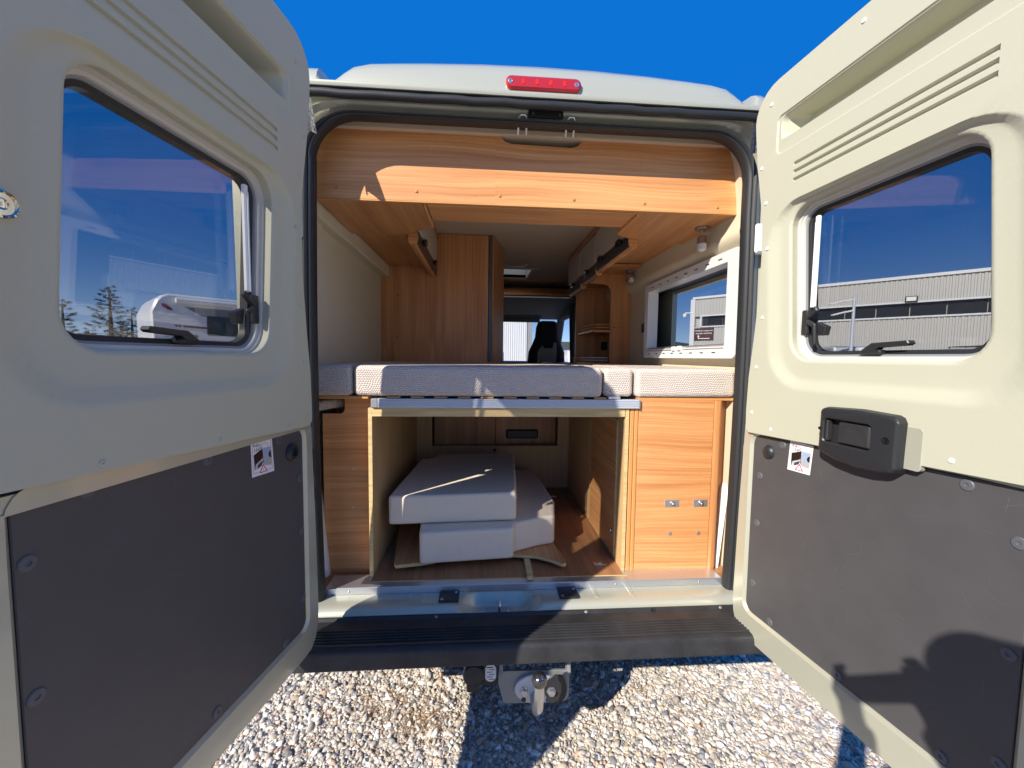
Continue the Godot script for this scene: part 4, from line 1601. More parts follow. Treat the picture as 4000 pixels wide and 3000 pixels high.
	# --- trees and hills
	conifer(ground_at(440, 24.0), 5.35, 1.75, 7, "tall dark conifer with drooping tiers, tallest of those near the motorhome")
	conifer(ground_at(522, 26.5), 4.35, 1.6, 8, "second dark conifer, a head lower than its neighbour")
	conifer(ground_at(585, 31.0), 3.5, 1.7, 9, "low rounded conifer half behind the motorhome")
	conifer(ground_at(352, 30.0), 3.2, 2.0, 10, "broad low conifer left of the tall one")
	conifer(ground_at(475, 33.0), 3.4, 2.2, 12, "broad conifer standing behind the two tall ones")
	conifer(ground_at(255, 22.0), 4.3, 1.5, 11, "slim conifer apart from the group by motorhome")
	var hills := MeshInstance3D.new()
	hills.name = "hills"
	b = MB.new()
	var n := FastNoiseLite.new()
	n.seed = 3
	n.frequency = 0.6
	var l0 := PackedVector3Array()
	var l1 := PackedVector3Array()
	var l2 := PackedVector3Array()
	for i in 121:
		var an := deg_to_rad(-110.0 + 220.0 * i / 120.0)
		var dir := Vector3(sin(an), 0, -cos(an))
		var h := 15.0 + 9.0 * n.get_noise_2d(i * 0.16, 0.0) + 3.0 * n.get_noise_2d(i * 0.7, 5.0)
		l0.append(dir * 300.0)
		l1.append(dir * 345.0 + Vector3(0, h * 0.6, 0))
		l2.append(dir * 400.0 + Vector3(0, h, 0))
	b.loft([l0, l1, l2], false, false)
	hills.mesh = b.commit(60.0)
	hills.set_surface_override_material(0, M.hill_scrub)
	add_child(hills)
	hills.set_meta("kind", "structure")

func parked_van(called: String, label: String, at: Vector3, turn: float, h: float, rack: bool, group: String) -> void:
	var t := thing(called, label, "van", at, group)
	t.rotation.y = turn
	var put := func(nm: String, b: MB, m: String, angle := 38.0) -> MeshInstance3D:
		return part(t, nm, b.commit(angle), M[m], Transform3D(), false)
	var k := h / 2.2
	var b := MB.new()
	var prof := PackedVector2Array()
	for q in [[-2.6, 0.35], [2.55, 0.35], [2.7, 0.6], [2.68, 0.95], [2.2, 1.12], [1.75, 1.28], [1.25, 1.98], [0.95, 2.14], [0.5, 2.2], [-2.2, 2.2], [-2.52, 2.1], [-2.62, 1.7], [-2.66, 0.7]]:
		prof.append(Vector2(q[0], q[1] * k))
	b.prism(prof, -0.95, 0.95, 0.10)
	b.prism(prof, 0.0, 0.95, 0.10, Transform3D(Basis(Vector3(1, 0, 0), Vector3(0, 1, 0), Vector3(0, 0, -1)), Vector3.ZERO))
	put.call("body", b, "vehicle_white")
	for s in [-1.0, 1.0]:
		b = MB.new()
		b.box(Vector3(1.05, 1.55 * k, s * 0.952), Vector3(0.75, 0.45 * k, 0.02), 0.005)
		put.call("cab_window", b, "vehicle_glass")
		b = MB.new()
		b.box(Vector3(-0.9, 1.6 * k, s * 0.952), Vector3(1.2, 0.42 * k, 0.02), 0.005)
		put.call("side_window", b, "vehicle_glass")
	b = MB.new()
	b.loft([PackedVector3Array([Vector3(1.76, 1.31 * k, -0.78), Vector3(1.76, 1.31 * k, 0.78)]), PackedVector3Array([Vector3(1.31, 1.93 * k, -0.72), Vector3(1.31, 1.93 * k, 0.72)])], false)
	put.call("windscreen", b, "vehicle_glass")
	for q in [[-1.6, -0.8], [1.75, -0.8], [-1.6, 0.98], [1.75, 0.98]]:
		b = MB.new()
		b.lathe([Vector2(0.18, 0.0), Vector2(0.31, 0.0), Vector2(0.33, 0.04), Vector2(0.33, 0.16), Vector2(0.31, 0.2), Vector2(0.18, 0.2)], 20, Transform3D(Basis(Vector3(1, 0, 0), PI / 2), Vector3(q[0], 0.33, q[1] - 0.19)))
		put.call("wheel", b, "rubber")
	if rack:
		b = MB.new()
		for s in [-0.7, 0.7]:
			b.bar(Vector3(-2.1, h + 0.10, s), Vector3(0.6, h + 0.10, s), 0.04, 0.04, 0.008)
			for x in [-2.0, -0.8, 0.5]:
				b.bar(Vector3(x, h - 0.02, s), Vector3(x, h + 0.10, s), 0.04, 0.04)
		for x in [-2.0, -0.8, 0.5]:
			b.bar(Vector3(x, h + 0.10, -0.7), Vector3(x, h + 0.10, 0.7), 0.04, 0.04)
		put.call("roof_rack", b, "black_plastic")

func motorhome() -> void:
	var a := from_camera(-8.9, 10.0)
	var e := from_camera(-8.9 + 0.655 * 6.2, 10.0 + 0.756 * 6.2)
	var d := (e - a).normalized()
	var t := thing("motorhome", "white motorhome with a roof awning and a red stripe", "motorhome", (a + e) * 0.5)
	var face := Basis(d, Vector3.UP, d.cross(Vector3.UP))
	var xf := Transform3D(face, a)
	var b := MB.new()
	var prof := PackedVector2Array([Vector2(0.02, 1.62), Vector2(0.0, 2.45), Vector2(0.12, 2.74), Vector2(0.22, 2.86), Vector2(0.36, 2.92), Vector2(6.0, 2.90), Vector2(6.2, 2.7), Vector2(6.2, 0.55), Vector2(1.0, 0.55), Vector2(0.95, 1.55)])
	b.prism(prof, -2.2, 0.0, 0.05, xf)
	part(t, "body", b.commit(), M.vehicle_white)
	b = MB.new()
	b.prism(PackedVector2Array([Vector2(0.9, 0.5), Vector2(-1.0, 0.5), Vector2(-1.1, 0.9), Vector2(-0.55, 1.15), Vector2(0.0, 1.68), Vector2(0.98, 1.68)]), -2.05, -0.12, 0.06, xf)
	part(t, "cab", b.commit(), M.vehicle_white)
	b = MB.new()
	b.prism(PackedVector2Array([Vector2(0.03, 1.66), Vector2(0.05, 1.76), Vector2(0.38, 1.79), Vector2(0.52, 1.91), Vector2(0.92, 1.90), Vector2(0.95, 1.84), Vector2(0.6, 1.80), Vector2(0.5, 1.66)]), -0.02, 0.012, 0.0, xf)
	part(t, "cab_window_band", b.commit(), M.black_gloss)
	b = MB.new()
	b.tube(PackedVector3Array([xf * Vector3(0.50, 2.76, 0.07), xf * Vector3(4.6, 2.74, 0.07)]), 0.075, 14)
	part(t, "awning", b.commit(), M.white_plastic)
	b = MB.new()
	b.prism(PackedVector2Array([Vector2(0.66, 2.62), Vector2(3.8, 2.62), Vector2(3.8, 2.40), Vector2(1.05, 2.40)]), 0.0, 0.003, 0.0, xf)
	part(t, "grey_decal", b.commit(), M.grey_mark)
	b = MB.new()
	b.prism(PackedVector2Array([Vector2(0.22, 2.66), Vector2(0.24, 2.58), Vector2(0.36, 2.51), Vector2(0.46, 2.50), Vector2(0.42, 2.56), Vector2(0.3, 2.66)]), 0.0, 0.003, 0.0, xf)
	part(t, "tail_decal", b.commit(), M.red_mark)
	b = MB.new()
	b.prism(PackedVector2Array([Vector2(0.62, 2.14), Vector2(1.16, 2.12), Vector2(1.16, 2.07), Vector2(0.66, 2.09)]), 0.0, 0.003, 0.0, xf)
	for x in [0.46, 0.53]:
		b.prism(PackedVector2Array([Vector2(x, 2.15), Vector2(x + 0.05, 2.15), Vector2(x + 0.08, 2.09), Vector2(x + 0.03, 2.09)]), 0.0, 0.003, 0.0, xf)
	part(t, "red_stripe", b.commit(), M.red_mark)
	b = MB.new()
	b.prism(rrect(1.14, 1.90, 1.94, 2.42, 0.05, 4), 0.0, 0.02, 0.004, xf)
	part(t, "side_window", b.commit(), M.vehicle_glass)
	var tm := TextMesh.new()
	tm.text = "KRONOS"
	var sf := SystemFont.new()
	sf.font_names = PackedStringArray(["Droid Sans"])
	tm.font = sf
	tm.font_size = 24
	tm.depth = 0.004
	tm.pixel_size = 0.0052
	part(t, "lettering", tm, M.grey_mark, xf * Transform3D(Basis(), Vector3(1.62, 1.70, 0.004)))
	for q in [0.0, 4.6]:
		b = MB.new()
		b.lathe([Vector2(0.18, 0.0), Vector2(0.31, 0.0), Vector2(0.33, 0.04), Vector2(0.33, 0.16), Vector2(0.31, 0.2), Vector2(0.18, 0.2)], 20, xf * Transform3D(Basis(Vector3(1, 0, 0), PI / 2), Vector3(q, 0.33, -0.3)))
		part(t, "wheel", b.commit(), M.rubber)

func conifer(at: Vector3, h: float, spread: float, sd: int, label: String) -> void:
	var t := thing("conifer", label, "tree", at, "conifers beyond the yard")
	var r := RandomNumberGenerator.new()
	r.seed = sd
	var b := MB.new()
	b.lathe([Vector2(h * 0.035, 0), Vector2(h * 0.025, h * 0.4), Vector2(h * 0.010, h * 0.85), Vector2(0.0, h * 0.99)], 9)
	var limbs := []
	var f := MB.new()
	var n := int(h * 13)
	for i in n:
		var g := 0.10 + 0.90 * i / float(n)
		var y := h * g
		var len := spread * (0.12 + pow(1.0 - g, 0.85)) * r.randf_range(0.55, 1.12)
		var a := i * 2.39996 + r.randf_range(-0.4, 0.4)
		var d := Vector3(cos(a), 0, sin(a))
		var tip := Vector3(0, y, 0) + d * len + Vector3(0, -0.06 * len + 0.16 * len * r.randf_range(-0.4, 1.0), 0)
		var root := Vector3(0, y - 0.1 * len, 0)
		if len > 0.3:
			b.bar(root, root.lerp(tip, 0.85), 0.02, 0.02)
		var m := int(12 + len * 46)
		for k in m:
			var s := sqrt(r.randf())
			var p := root.lerp(tip, 0.12 + 0.9 * s)
			p.y -= 0.10 * len * sin(s * PI) - 0.05 * s * s * len
			var side := d.cross(Vector3.UP)
			var wid := 0.22 * len * (1.0 - 0.75 * s) + 0.03
			p += side * r.randf_range(-wid, wid) + Vector3(0, r.randf_range(-0.06, 0.05), 0)
			var o := (d + side * r.randf_range(-0.9, 0.9) + Vector3(0, r.randf_range(-0.5, 0.3), 0)).normalized()
			var q := o.cross(Vector3(r.randf() - 0.5, 1, r.randf() - 0.5)).normalized()
			var ln := r.randf_range(0.10, 0.24)
			f.tri(p - q * ln * 0.22, p + q * ln * 0.22, p + o * ln)
	part(t, "trunk", b.commit(), M.bark, Transform3D(), false)
	part(t, "crown", f.commit(0.0), M.needles, Transform3D(), false)


# ---------------------------------------------------------------- inside the van: linings, windows, cab
func ring_x(b: MB, outer: PackedVector2Array, inner: PackedVector2Array, xa: float, xb: float, flip: bool) -> void:
	# a window frame that faces -x: polygons hold (z, y) with the same number of points
	var lo := PackedVector3Array()
	var li := PackedVector3Array()
	var lw := PackedVector3Array()
	var lr := PackedVector3Array()
	for i in outer.size():
		lw.append(Vector3(xb, outer[i].y, outer[i].x))
		lo.append(Vector3(xa, outer[i].y, outer[i].x))
		li.append(Vector3(xa + 0.002, inner[i].y, inner[i].x))
		lr.append(Vector3(xb + 0.02, inner[i].y, inner[i].x))
	b.loft([lw, lo, li, lr], true, flip)

func build_interior(van: Node3D) -> void:
	var b := MB.new()
	# left lining: lower wall, a ledge, and the upper band that stands proud
	b.sx = 1.0
	var prof := [[-0.868, 0.45], [-0.872, 1.2], [-0.868, 1.9], [-0.866, 1.956], [-0.832, 1.962], [-0.826, 1.970], [-0.822, 2.05], [-0.80, 2.20], [-0.76, 2.27]]
	var l0 := PackedVector3Array()
	var l1 := PackedVector3Array()
	var lm := PackedVector3Array()
	for q in prof:
		lm.append(Vector3(q[0] + (0.045 if q[1] < 1.958 else 0.0) * 0.6, q[1], -0.075))
		l0.append(Vector3(q[0], q[1], -0.30))
		l1.append(Vector3(q[0] - (0.04 if q[1] < 1.958 else 0.0), q[1], -3.3))
	b.loft([lm, l0, l1], false, true)
	part(van, "wall_lining", b.commit(30.0), M.lining)
	# right lining, in pieces round the side window
	b = MB.new()
	var zr0 := -0.080
	var zr1 := -0.955
	b.box(Vector3(0.857, 0.95, -1.6), Vector3(0.03, 0.98, 3.06))
	b.box(Vector3(0.857, 1.66, -0.069), Vector3(0.03, 0.44, 0.022))
	b.box(Vector3(0.857, 1.66, -1.62), Vector3(0.03, 0.44, 1.33))
	var up := [[0.845, 1.872], [0.832, 1.885], [0.812, 1.90], [0.802, 1.918], [0.800, 1.935], [0.806, 1.955], [0.812, 2.0], [0.808, 2.06], [0.79, 2.2], [0.76, 2.28], [0.90, 2.28], [0.90, 1.872]]
	l0 = PackedVector3Array(); l1 = PackedVector3Array()
	for q in up:
		l0.append(Vector3(q[0], q[1], -0.058)); l1.append(Vector3(q[0], q[1], -2.3))
	b.loft([l0, l1], false, false)
	part(van, "wall_lining", b.commit(40.0), M.lining)
	b = MB.new()
	b.box(Vector3(0.836, 1.628, -1.066), Vector3(0.016, 0.058, 0.045), 0.004)
	part(van, "wall_switch", b.commit(), M.black_plastic)
	# side window: white blind cassette, blind rail, tinted pane and dark reveal
	var outer := rrect(-0.968, 1.436, -0.052, 1.874, 0.022, 5)
	var inner := rrect(-0.925, 1.486, -0.128, 1.830, 0.006, 5)
	b = MB.new()
	ring_x(b, outer, inner, 0.800, 0.845, true)
	var fr := part(van, "side_window", b.commit(), M.white_enamel)
	fr.set_meta("label", "white blind frame of the side window behind the right locker")
	for i in 8:
		var z := -0.88 + i * 0.097
		for y in [1.4605, 1.8505]:
			b = MB.new()
			b.box(Vector3(0.8008, y, z + (0.02 if y > 1.6 else 0.0)), Vector3(0.003, 0.005, 0.028), 0.001)
			part(fr, "air_slot", b.commit(), M.black_plastic)
	b = MB.new()
	b.tube(PackedVector3Array([Vector3(0.808, 1.478, -0.92), Vector3(0.808, 1.478, -0.13)]), 0.0075, 8)
	b.tube(PackedVector3Array([Vector3(0.810, 1.492, -0.92), Vector3(0.810, 1.492, -0.13)]), 0.005, 8)
	part(fr, "blind_rail", b.commit(), M.alu)
	for q in [[-0.565, 1.484], [-0.505, 1.486], [-0.475, 1.834]]:
		b = MB.new()
		b.box(Vector3(0.799, q[1], q[0]), Vector3(0.018, 0.022, 0.03), 0.004)
		part(fr, "blind_grip", b.commit(), M.white_plastic)
	b = MB.new()
	var ra := PackedVector3Array()
	var rb := PackedVector3Array()
	var ra2 := rrect(-0.935, 1.476, -0.118, 1.840, 0.01, 5)
	var rb2 := rrect(-1.36, 1.476, -0.36, 1.850, 0.05, 5)
	for i in ra2.size():
		ra.append(Vector3(0.846, ra2[i].y, ra2[i].x))
		rb.append(Vector3(0.992, rb2[i].y, rb2[i].x))
	b.loft([ra, rb], true, false)
	part(fr, "reveal", b.commit(), M.black_plastic)
	b = MB.new()
	b.fan(rb)
	part(fr, "pane", b.commit(0.0), M.side_glass)
	b = MB.new()
	b.tube(PackedVector3Array([Vector3(0.935, 1.80, -1.16), Vector3(0.935, 1.62, -1.13)]), 0.006, 8)
	b.tube(PackedVector3Array([Vector3(0.935, 1.62, -1.13), Vector3(0.935, 1.53, -1.12)]), 0.004, 8)
	part(fr, "stay", b.commit(), M.white_plastic)
	# ceiling with the roof hatch
	b = MB.new()
	b.box(Vector3(0, 2.275, -1.21), Vector3(1.86, 0.03, 2.26))
	b.box(Vector3(0, 2.275, -3.05), Vector3(1.86, 0.03, 0.52))
	b.box(Vector3(-0.64, 2.275, -2.565), Vector3(0.58, 0.03, 0.45))
	b.box(Vector3(0.60, 2.275, -2.565), Vector3(0.66, 0.03, 0.45))
	part(van, "ceiling", b.commit(0.0), M.ceiling_cloth)
	b = MB.new()
	for q in [[-0.365, -0.335, -2.81, -2.32], [0.255, 0.33, -2.81, -2.32], [-0.335, 0.255, -2.37, -2.30], [-0.335, 0.255, -2.84, -2.79]]:
		b.box(Vector3((q[0] + q[1]) / 2, 2.352, (q[2] + q[3]) / 2), Vector3(q[1] - q[0], 0.20, q[3] - q[2]), 0.008)
	var hatch := part(van, "roof_hatch", b.commit(), M.window_alu)
	b = MB.new()
	b.loft([PackedVector3Array([Vector3(-0.37, 2.455, -2.31), Vector3(0.30, 2.455, -2.31)]), PackedVector3Array([Vector3(-0.37, 2.475, -2.45), Vector3(0.30, 2.475, -2.45)]), PackedVector3Array([Vector3(-0.37, 2.475, -2.70), Vector3(0.30, 2.475, -2.70)]), PackedVector3Array([Vector3(-0.37, 2.455, -2.84), Vector3(0.30, 2.455, -2.84)])], false)
	part(hatch, "dome", b.commit(60.0), M.hatch)
	b = MB.new()
	b.tube(PackedVector3Array([Vector3(-0.02, 2.258, -2.15), Vector3(0.06, 2.232, -2.15), Vector3(0.14, 2.232, -2.15), Vector3(0.20, 2.250, -2.15)]), 0.008, 8)
	part(van, "ceiling_grip", b.commit(), M.steel)
	# ceiling ends at the cab: shelf, sloping board, headliner
	b = MB.new()
	b.box(Vector3(0, 2.09, -3.04), Vector3(1.80, 0.02, 0.36))
	b.box(Vector3(0, 2.18, -3.24), Vector3(1.80, 0.2, 0.02))
	part(van, "cab_shelf", b.commit(0.0), M.dark_strip)
	b = MB.new()
	b.loft([PackedVector3Array([Vector3(-0.85, 2.104, -2.845), Vector3(0.85, 2.104, -2.845)]), PackedVector3Array([Vector3(-0.85, 2.19, -2.99), Vector3(0.85, 2.19, -2.99)])], false, false)
	b.loft([PackedVector3Array([Vector3(-0.85, 2.09, -2.845), Vector3(0.85, 2.09, -2.845)]), PackedVector3Array([Vector3(-0.85, 2.104, -2.845), Vector3(0.85, 2.104, -2.845)])], false, false)
	part(van, "shelf_board", b.commit(), M.wood)
	b = MB.new()
	b.loft([PackedVector3Array([Vector3(-0.9, 2.085, -2.88), Vector3(0.9, 2.085, -2.88)]), PackedVector3Array([Vector3(-0.9, 2.05, -3.4), Vector3(0.9, 2.05, -3.4)]), PackedVector3Array([Vector3(-0.88, 1.965, -4.22), Vector3(0.88, 1.965, -4.22)])], false, false)
	b.box(Vector3(0.28, 2.0, -4.0), Vector3(0.62, 0.05, 0.06), 0.01)
	b.box(Vector3(0.28, 1.945, -4.14), Vector3(0.62, 0.06, 0.04), 0.01)
	part(van, "headliner", b.commit(), M.cab_grey)
	# cab: dashboard, pillars, windscreen
	b = MB.new()
	b.prism(PackedVector2Array([Vector2(-4.25, 0.6), Vector2(-4.22, 1.22), Vector2(-4.32, 1.36), Vector2(-4.6, 1.375), Vector2(-4.93, 1.24), Vector2(-4.93, 0.6)]), -0.92, 0.92, 0.02, Transform3D(Basis(Vector3(0, 0, 1), Vector3.UP, Vector3(-1, 0, 0)), Vector3.ZERO))
	part(van, "dashboard", b.commit(), M.cab_grey)
	for s in [-1.0, 1.0]:
		b = MB.new()
		b.bar(Vector3(s * 0.90, 1.99, -4.2), Vector3(s * 0.95, 1.24, -4.95), 0.10, 0.08, 0.02)
		part(van, "windscreen_pillar", b.commit(), M.cab_grey)
		b = MB.new()
		b.bar(Vector3(s * 0.90, 1.0, -3.20), Vector3(s * 0.88, 2.1, -3.28), 0.10, 0.13, 0.02)
		part(van, "door_pillar", b.commit(), M.cab_grey)
		b = MB.new()
		b.box(Vector3(s * 0.9, 0.95, -3.9), Vector3(0.08, 0.85, 1.7), 0.02)
		part(van, "cab_door", b.commit(), M.cab_grey)
		b = MB.new()
		b.box(Vector3(s * 0.9, 2.0, -3.7), Vector3(0.08, 0.12, 1.0), 0.02)
		part(van, "cab_door_header", b.commit(), M.cab_grey)
	b = MB.new()
	b.loft([PackedVector3Array([Vector3(-0.92, 1.24, -4.96), Vector3(0.92, 1.24, -4.96)]), PackedVector3Array([Vector3(-0.86, 2.0, -4.24), Vector3(0.86, 2.0, -4.24)])], false)
	part(van, "windscreen", b.commit(0.0), M.clear_glass)
	# inner face of the side door with its window frame
	b = MB.new()
	b.box(Vector3(0.87, 1.64, -2.26), Vector3(0.03, 0.5, 0.07), 0.01)
	b.box(Vector3(0.87, 1.64, -2.95), Vector3(0.03, 0.5, 0.07), 0.01)
	b.box(Vector3(0.87, 1.89, -2.6), Vector3(0.03, 0.06, 0.75), 0.01)
	b.box(Vector3(0.87, 1.40, -2.6), Vector3(0.03, 0.06, 0.75), 0.01)
	part(van, "slide_door_frame", b.commit(), M.cab_grey)
	b = MB.new()
	b.box(Vector3(0.86, 1.835, -2.6), Vector3(0.03, 0.04, 0.60), 0.006)
	part(van, "blind_cassette", b.commit(), M.white_plastic)
	b = MB.new()
	b.quad(Vector3(0.99, 1.42, -2.95), Vector3(0.99, 1.42, -2.25), Vector3(0.99, 1.86, -2.25), Vector3(0.99, 1.86, -2.95))
	part(van, "slide_door_pane", b.commit(0.0), M.side_glass)
	# floor inside the opening and the wheel-arch linings that show beside the cupboards
	b = MB.new()
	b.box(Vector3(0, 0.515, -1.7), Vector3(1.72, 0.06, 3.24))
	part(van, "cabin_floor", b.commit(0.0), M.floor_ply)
	for s in [-1.0, 1.0]:
		b = MB.new()
		b.sx = s
		b.prism(PackedVector2Array([Vector2(0.80, 0.535), Vector2(0.86, 0.535), Vector2(0.86, 0.90), Vector2(0.842, 0.905), Vector2(0.832, 0.88), Vector2(0.815, 0.70), Vector2(0.803, 0.57)]), -0.16, -0.115, 0.012)
		part(van, "corner_lining", b.commit(), M.white_plastic)

	# passenger seat
	var seat := thing("passenger_seat", "high-backed black and beige passenger seat in the cab", "seat", Vector3(0.6, 0.6, -3.7))
	b = MB.new()
	var loops := []
	for q in [[1.02, 0.23, 0.10, 0.06], [1.30, 0.24, 0.10, 0.05], [1.50, 0.225, 0.09, 0.045], [1.60, 0.18, 0.085, 0.04], [1.68, 0.15, 0.08, 0.04], [1.80, 0.14, 0.075, 0.04], [1.86, 0.12, 0.06, 0.03], [1.88, 0.08, 0.03, 0.015]]:
		var l := PackedVector3Array()
		for p in rrect(-q[1], -q[2], q[1], q[2], minf(q[3] + 0.03, q[2] * 0.9), 4):
			l.append(Vector3(0.60 + p.x, q[0], -3.64 - (q[0] - 1.0) * -0.14 - p.y))
		loops.append(l)
	b.loft(loops)
	b.fan(loops[0]); b.fan(loops[-1])
	part(seat, "backrest", b.commit(50.0), M.seat_black)
	b = MB.new()
	b.prism(PackedVector2Array([Vector2(0.47, 1.05), Vector2(0.70, 1.05), Vector2(0.71, 1.50), Vector2(0.705, 1.63), Vector2(0.665, 1.63), Vector2(0.655, 1.56), Vector2(0.55, 1.56), Vector2(0.535, 1.60), Vector2(0.475, 1.52)]), 0.0, 0.012, 0.003, Transform3D(Basis(Vector3(1, 0, 0), Vector3(0, 1, 0.14).normalized(), Vector3(0, -0.14, 1).normalized()), Vector3(0, 0.0, -3.545 - 0.14)))
	part(seat, "beige_panel", b.commit(), M.seat_beige)
	b = MB.new()
	b.box(Vector3(0.6, 1.0, -3.75), Vector3(0.5, 0.16, 0.52), 0.04)
	b.box(Vector3(0.6, 0.75, -3.75), Vector3(0.40, 0.40, 0.40), 0.02)
	part(seat, "cushion", b.commit(), M.seat_black)


# ---------------------------------------------------------------- fitted furniture
func screws(parent: Node3D, called: String, pts: Array, r: float, m: String, face := Vector3(0, 0, 1)) -> void:
	var b := MB.new()
	b.lathe([Vector2(r, 0), Vector2(r, r * 0.12), Vector2(r * 0.75, r * 0.4), Vector2(r * 0.3, r * 0.48), Vector2(0, r * 0.48)], 14)
	var mesh := b.commit()
	for p in pts:
		part(parent, called, mesh, M[m], Transform3D(along(Vector3.ZERO, face).basis, p))

func build_furniture() -> void:
	var b: MB
	var flat := Basis(Vector3(1, 0, 0), Vector3(0, 0, 1), Vector3(0, -1, 0))     # polygon (x, z) drawn flat, facing down
	# --- cross locker above the opening
	var t := thing("cross_locker", "wide wooden locker across the head of the rear opening", "locker", Vector3(0, 2.0, -0.2))
	b = MB.new()
	var poly := PackedVector2Array()
	poly.append_array(PackedVector2Array([Vector2(-0.852, 2.012), Vector2(0.862, 2.006), Vector2(0.862, 2.20), Vector2(0.845, 2.28), Vector2(0.80, 2.31), Vector2(0.24, 2.312), Vector2(0.205, 2.305), Vector2(0.185, 2.262), Vector2(0.165, 2.240), Vector2(0.14, 2.232), Vector2(-0.09, 2.236), Vector2(-0.115, 2.244), Vector2(-0.135, 2.266), Vector2(-0.15, 2.305), Vector2(-0.18, 2.312), Vector2(-0.78, 2.31), Vector2(-0.835, 2.28), Vector2(-0.852, 2.2)]))
	b.prism(poly, -0.116, -0.1, 0.0012)
	part(t, "front_panel", b.commit(), M.wood)
	b = MB.new()
	b.box(Vector3(0.005, 2.0085, -0.108), Vector3(1.71, 0.004, 0.0165))
	part(t, "edge_band", b.commit(), M.wood_edge)
	b = MB.new()
	b.box(Vector3(0.005, 2.010, -0.204), Vector3(0.826, 0.014, 0.172), 0.001)
	part(t, "bottom_board", b.commit(), M.wood_second)
	b = MB.new()
	b.box(Vector3(0.005, 2.13, -0.285), Vector3(0.826, 0.25, 0.014), 0.001)
	part(t, "back_board", b.commit(), M.wood_second)
	for s in [-1.0, 1.0]:
		b = MB.new()
		b.sx = s
		poly = PackedVector2Array([Vector2(0.421, -0.118), Vector2(0.421, -0.36), Vector2(0.428, -0.40), Vector2(0.45, -0.43), Vector2(0.50, -0.462), Vector2(0.535, -0.49), Vector2(0.552, -0.515), Vector2(0.58, -0.528), Vector2(0.815, -0.532), Vector2(0.815, -0.118)])
		b.prism(poly, -2.022, -2.008, 0.001, Transform3D(flat, Vector3.ZERO))
		part(t, "side_board", b.commit(), M.wood_upright)
		b = MB.new()
		b.sx = s
		b.box(Vector3(0.4165, 2.02, -0.24), Vector3(0.010, 0.055, 0.245), 0.003)
		part(t, "side_lip", b.commit(), M.wood_second)
	screws(t, "screw_cap", [Vector3(-0.445, 2.046, -0.0998), Vector3(-0.132, 2.042, -0.0998), Vector3(0.154, 2.039, -0.0998), Vector3(0.434, 2.036, -0.0998), Vector3(0.731, 2.032, -0.0998), Vector3(-0.736, 2.05, -0.0998)], 0.0062, "brass_cap")
	screws(t, "wood_cap", [Vector3(-0.406, 2.204, -0.0998), Vector3(0.419, 2.192, -0.0998)], 0.0062, "wood_edge")
	# --- wall lockers
	locker(-1.0, -0.535, -1.315, 0.0, "wooden wall locker above the bed beside the wardrobe", true)
	locker(1.0, -0.47, -1.045, 0.0, "wooden wall locker over the side window, first of the row", true)
	locker(1.0, -1.055, -1.445, 0.014, "grey fronted wall locker in the middle of the row by shelf", false)
	locker(1.0, -1.455, -1.86, 0.03, "grey fronted wall locker at the cab end of the row", false)
	# --- reading lamps
	spot(Vector3(0.765, 2.022, -0.27), 0.0, "brown reading spot hanging by the side window, unlit")
	spot(Vector3(0.776, 2.016, -1.18), 1.0, "brown reading spot turned aside next to open shelf")
	# --- wardrobe
	t = thing("wardrobe", "tall wooden wardrobe at the end of the bed", "wardrobe", Vector3(-0.52, 0.545, -1.6))
	b = MB.new()
	b.box(Vector3(-0.545, 1.40, -1.342), Vector3(0.77, 1.71, 0.02), 0.001)
	part(t, "end_panel", b.commit(), M.wood_upright_second)
	b = MB.new()
	b.box(Vector3(-0.1455, 1.40, -1.338), Vector3(0.024, 1.71, 0.024), 0.003)
	part(t, "corner_strip", b.commit(), M.blue_grey_strip)
	b = MB.new()
	b.bar(Vector3(-0.133, 1.40, -1.345), Vector3(-0.045, 1.40, -1.70), 0.02, 1.71, 0.001)
	part(t, "side_panel", b.commit(), M.wood_upright_third)
	b = MB.new()
	b.bar(Vector3(-0.05, 1.40, -1.70), Vector3(-0.15, 1.40, -2.4), 0.02, 1.71, 0.001)
	b.box(Vector3(-0.52, 1.4, -2.4), Vector3(0.75, 1.71, 0.02))
	part(t, "washroom_wall", b.commit(), M.wood_upright_third)
	screws(t, "wood_cap", [Vector3(-0.77, 1.835, -1.3315), Vector3(-0.775, 1.56, -1.3315)], 0.005, "dark_wood")
	# --- open shelf on the right
	t = thing("open_shelf", "open wooden corner shelf with two gallery rails below the lockers", "shelf", Vector3(0.72, 1.3, -1.5))
	b = MB.new()
	poly = PackedVector2Array([Vector2(0.70, 1.36), Vector2(0.886, 1.36), Vector2(0.872, 1.90), Vector2(0.86, 2.018), Vector2(0.505, 2.018), Vector2(0.505, 1.985), Vector2(0.52, 1.962), Vector2(0.55, 1.95), Vector2(0.64, 1.946), Vector2(0.672, 1.936), Vector2(0.690, 1.915), Vector2(0.697, 1.88)])
	b.prism(poly, -1.334, -1.318, 0.001)
	part(t, "side_panel", b.commit(), M.wood_upright)
	b = MB.new()
	b.box(Vector3(0.72, 1.69, -1.80), Vector3(0.32, 0.64, 0.02))
	b.box(Vector3(0.865, 1.69, -1.56), Vector3(0.016, 0.64, 0.45))
	part(t, "back_panel", b.commit(), M.wood_upright_third)
	b = MB.new()
	b.box(Vector3(0.715, 1.622, -1.56), Vector3(0.285, 0.016, 0.45), 0.001)
	b.box(Vector3(0.715, 1.39, -1.56), Vector3(0.285, 0.016, 0.45), 0.001)
	part(t, "shelf_board", b.commit(), M.wood_second)
	for y in [1.648, 1.668]:
		b = MB.new()
		b.tube(PackedVector3Array([Vector3(0.58, y, -1.78), Vector3(0.58, y, -1.40), Vector3(0.60, y, -1.345), Vector3(0.69, y, -1.335)]), 0.004, 8)
		part(t, "gallery_rail", b.commit(), M.wood_edge)
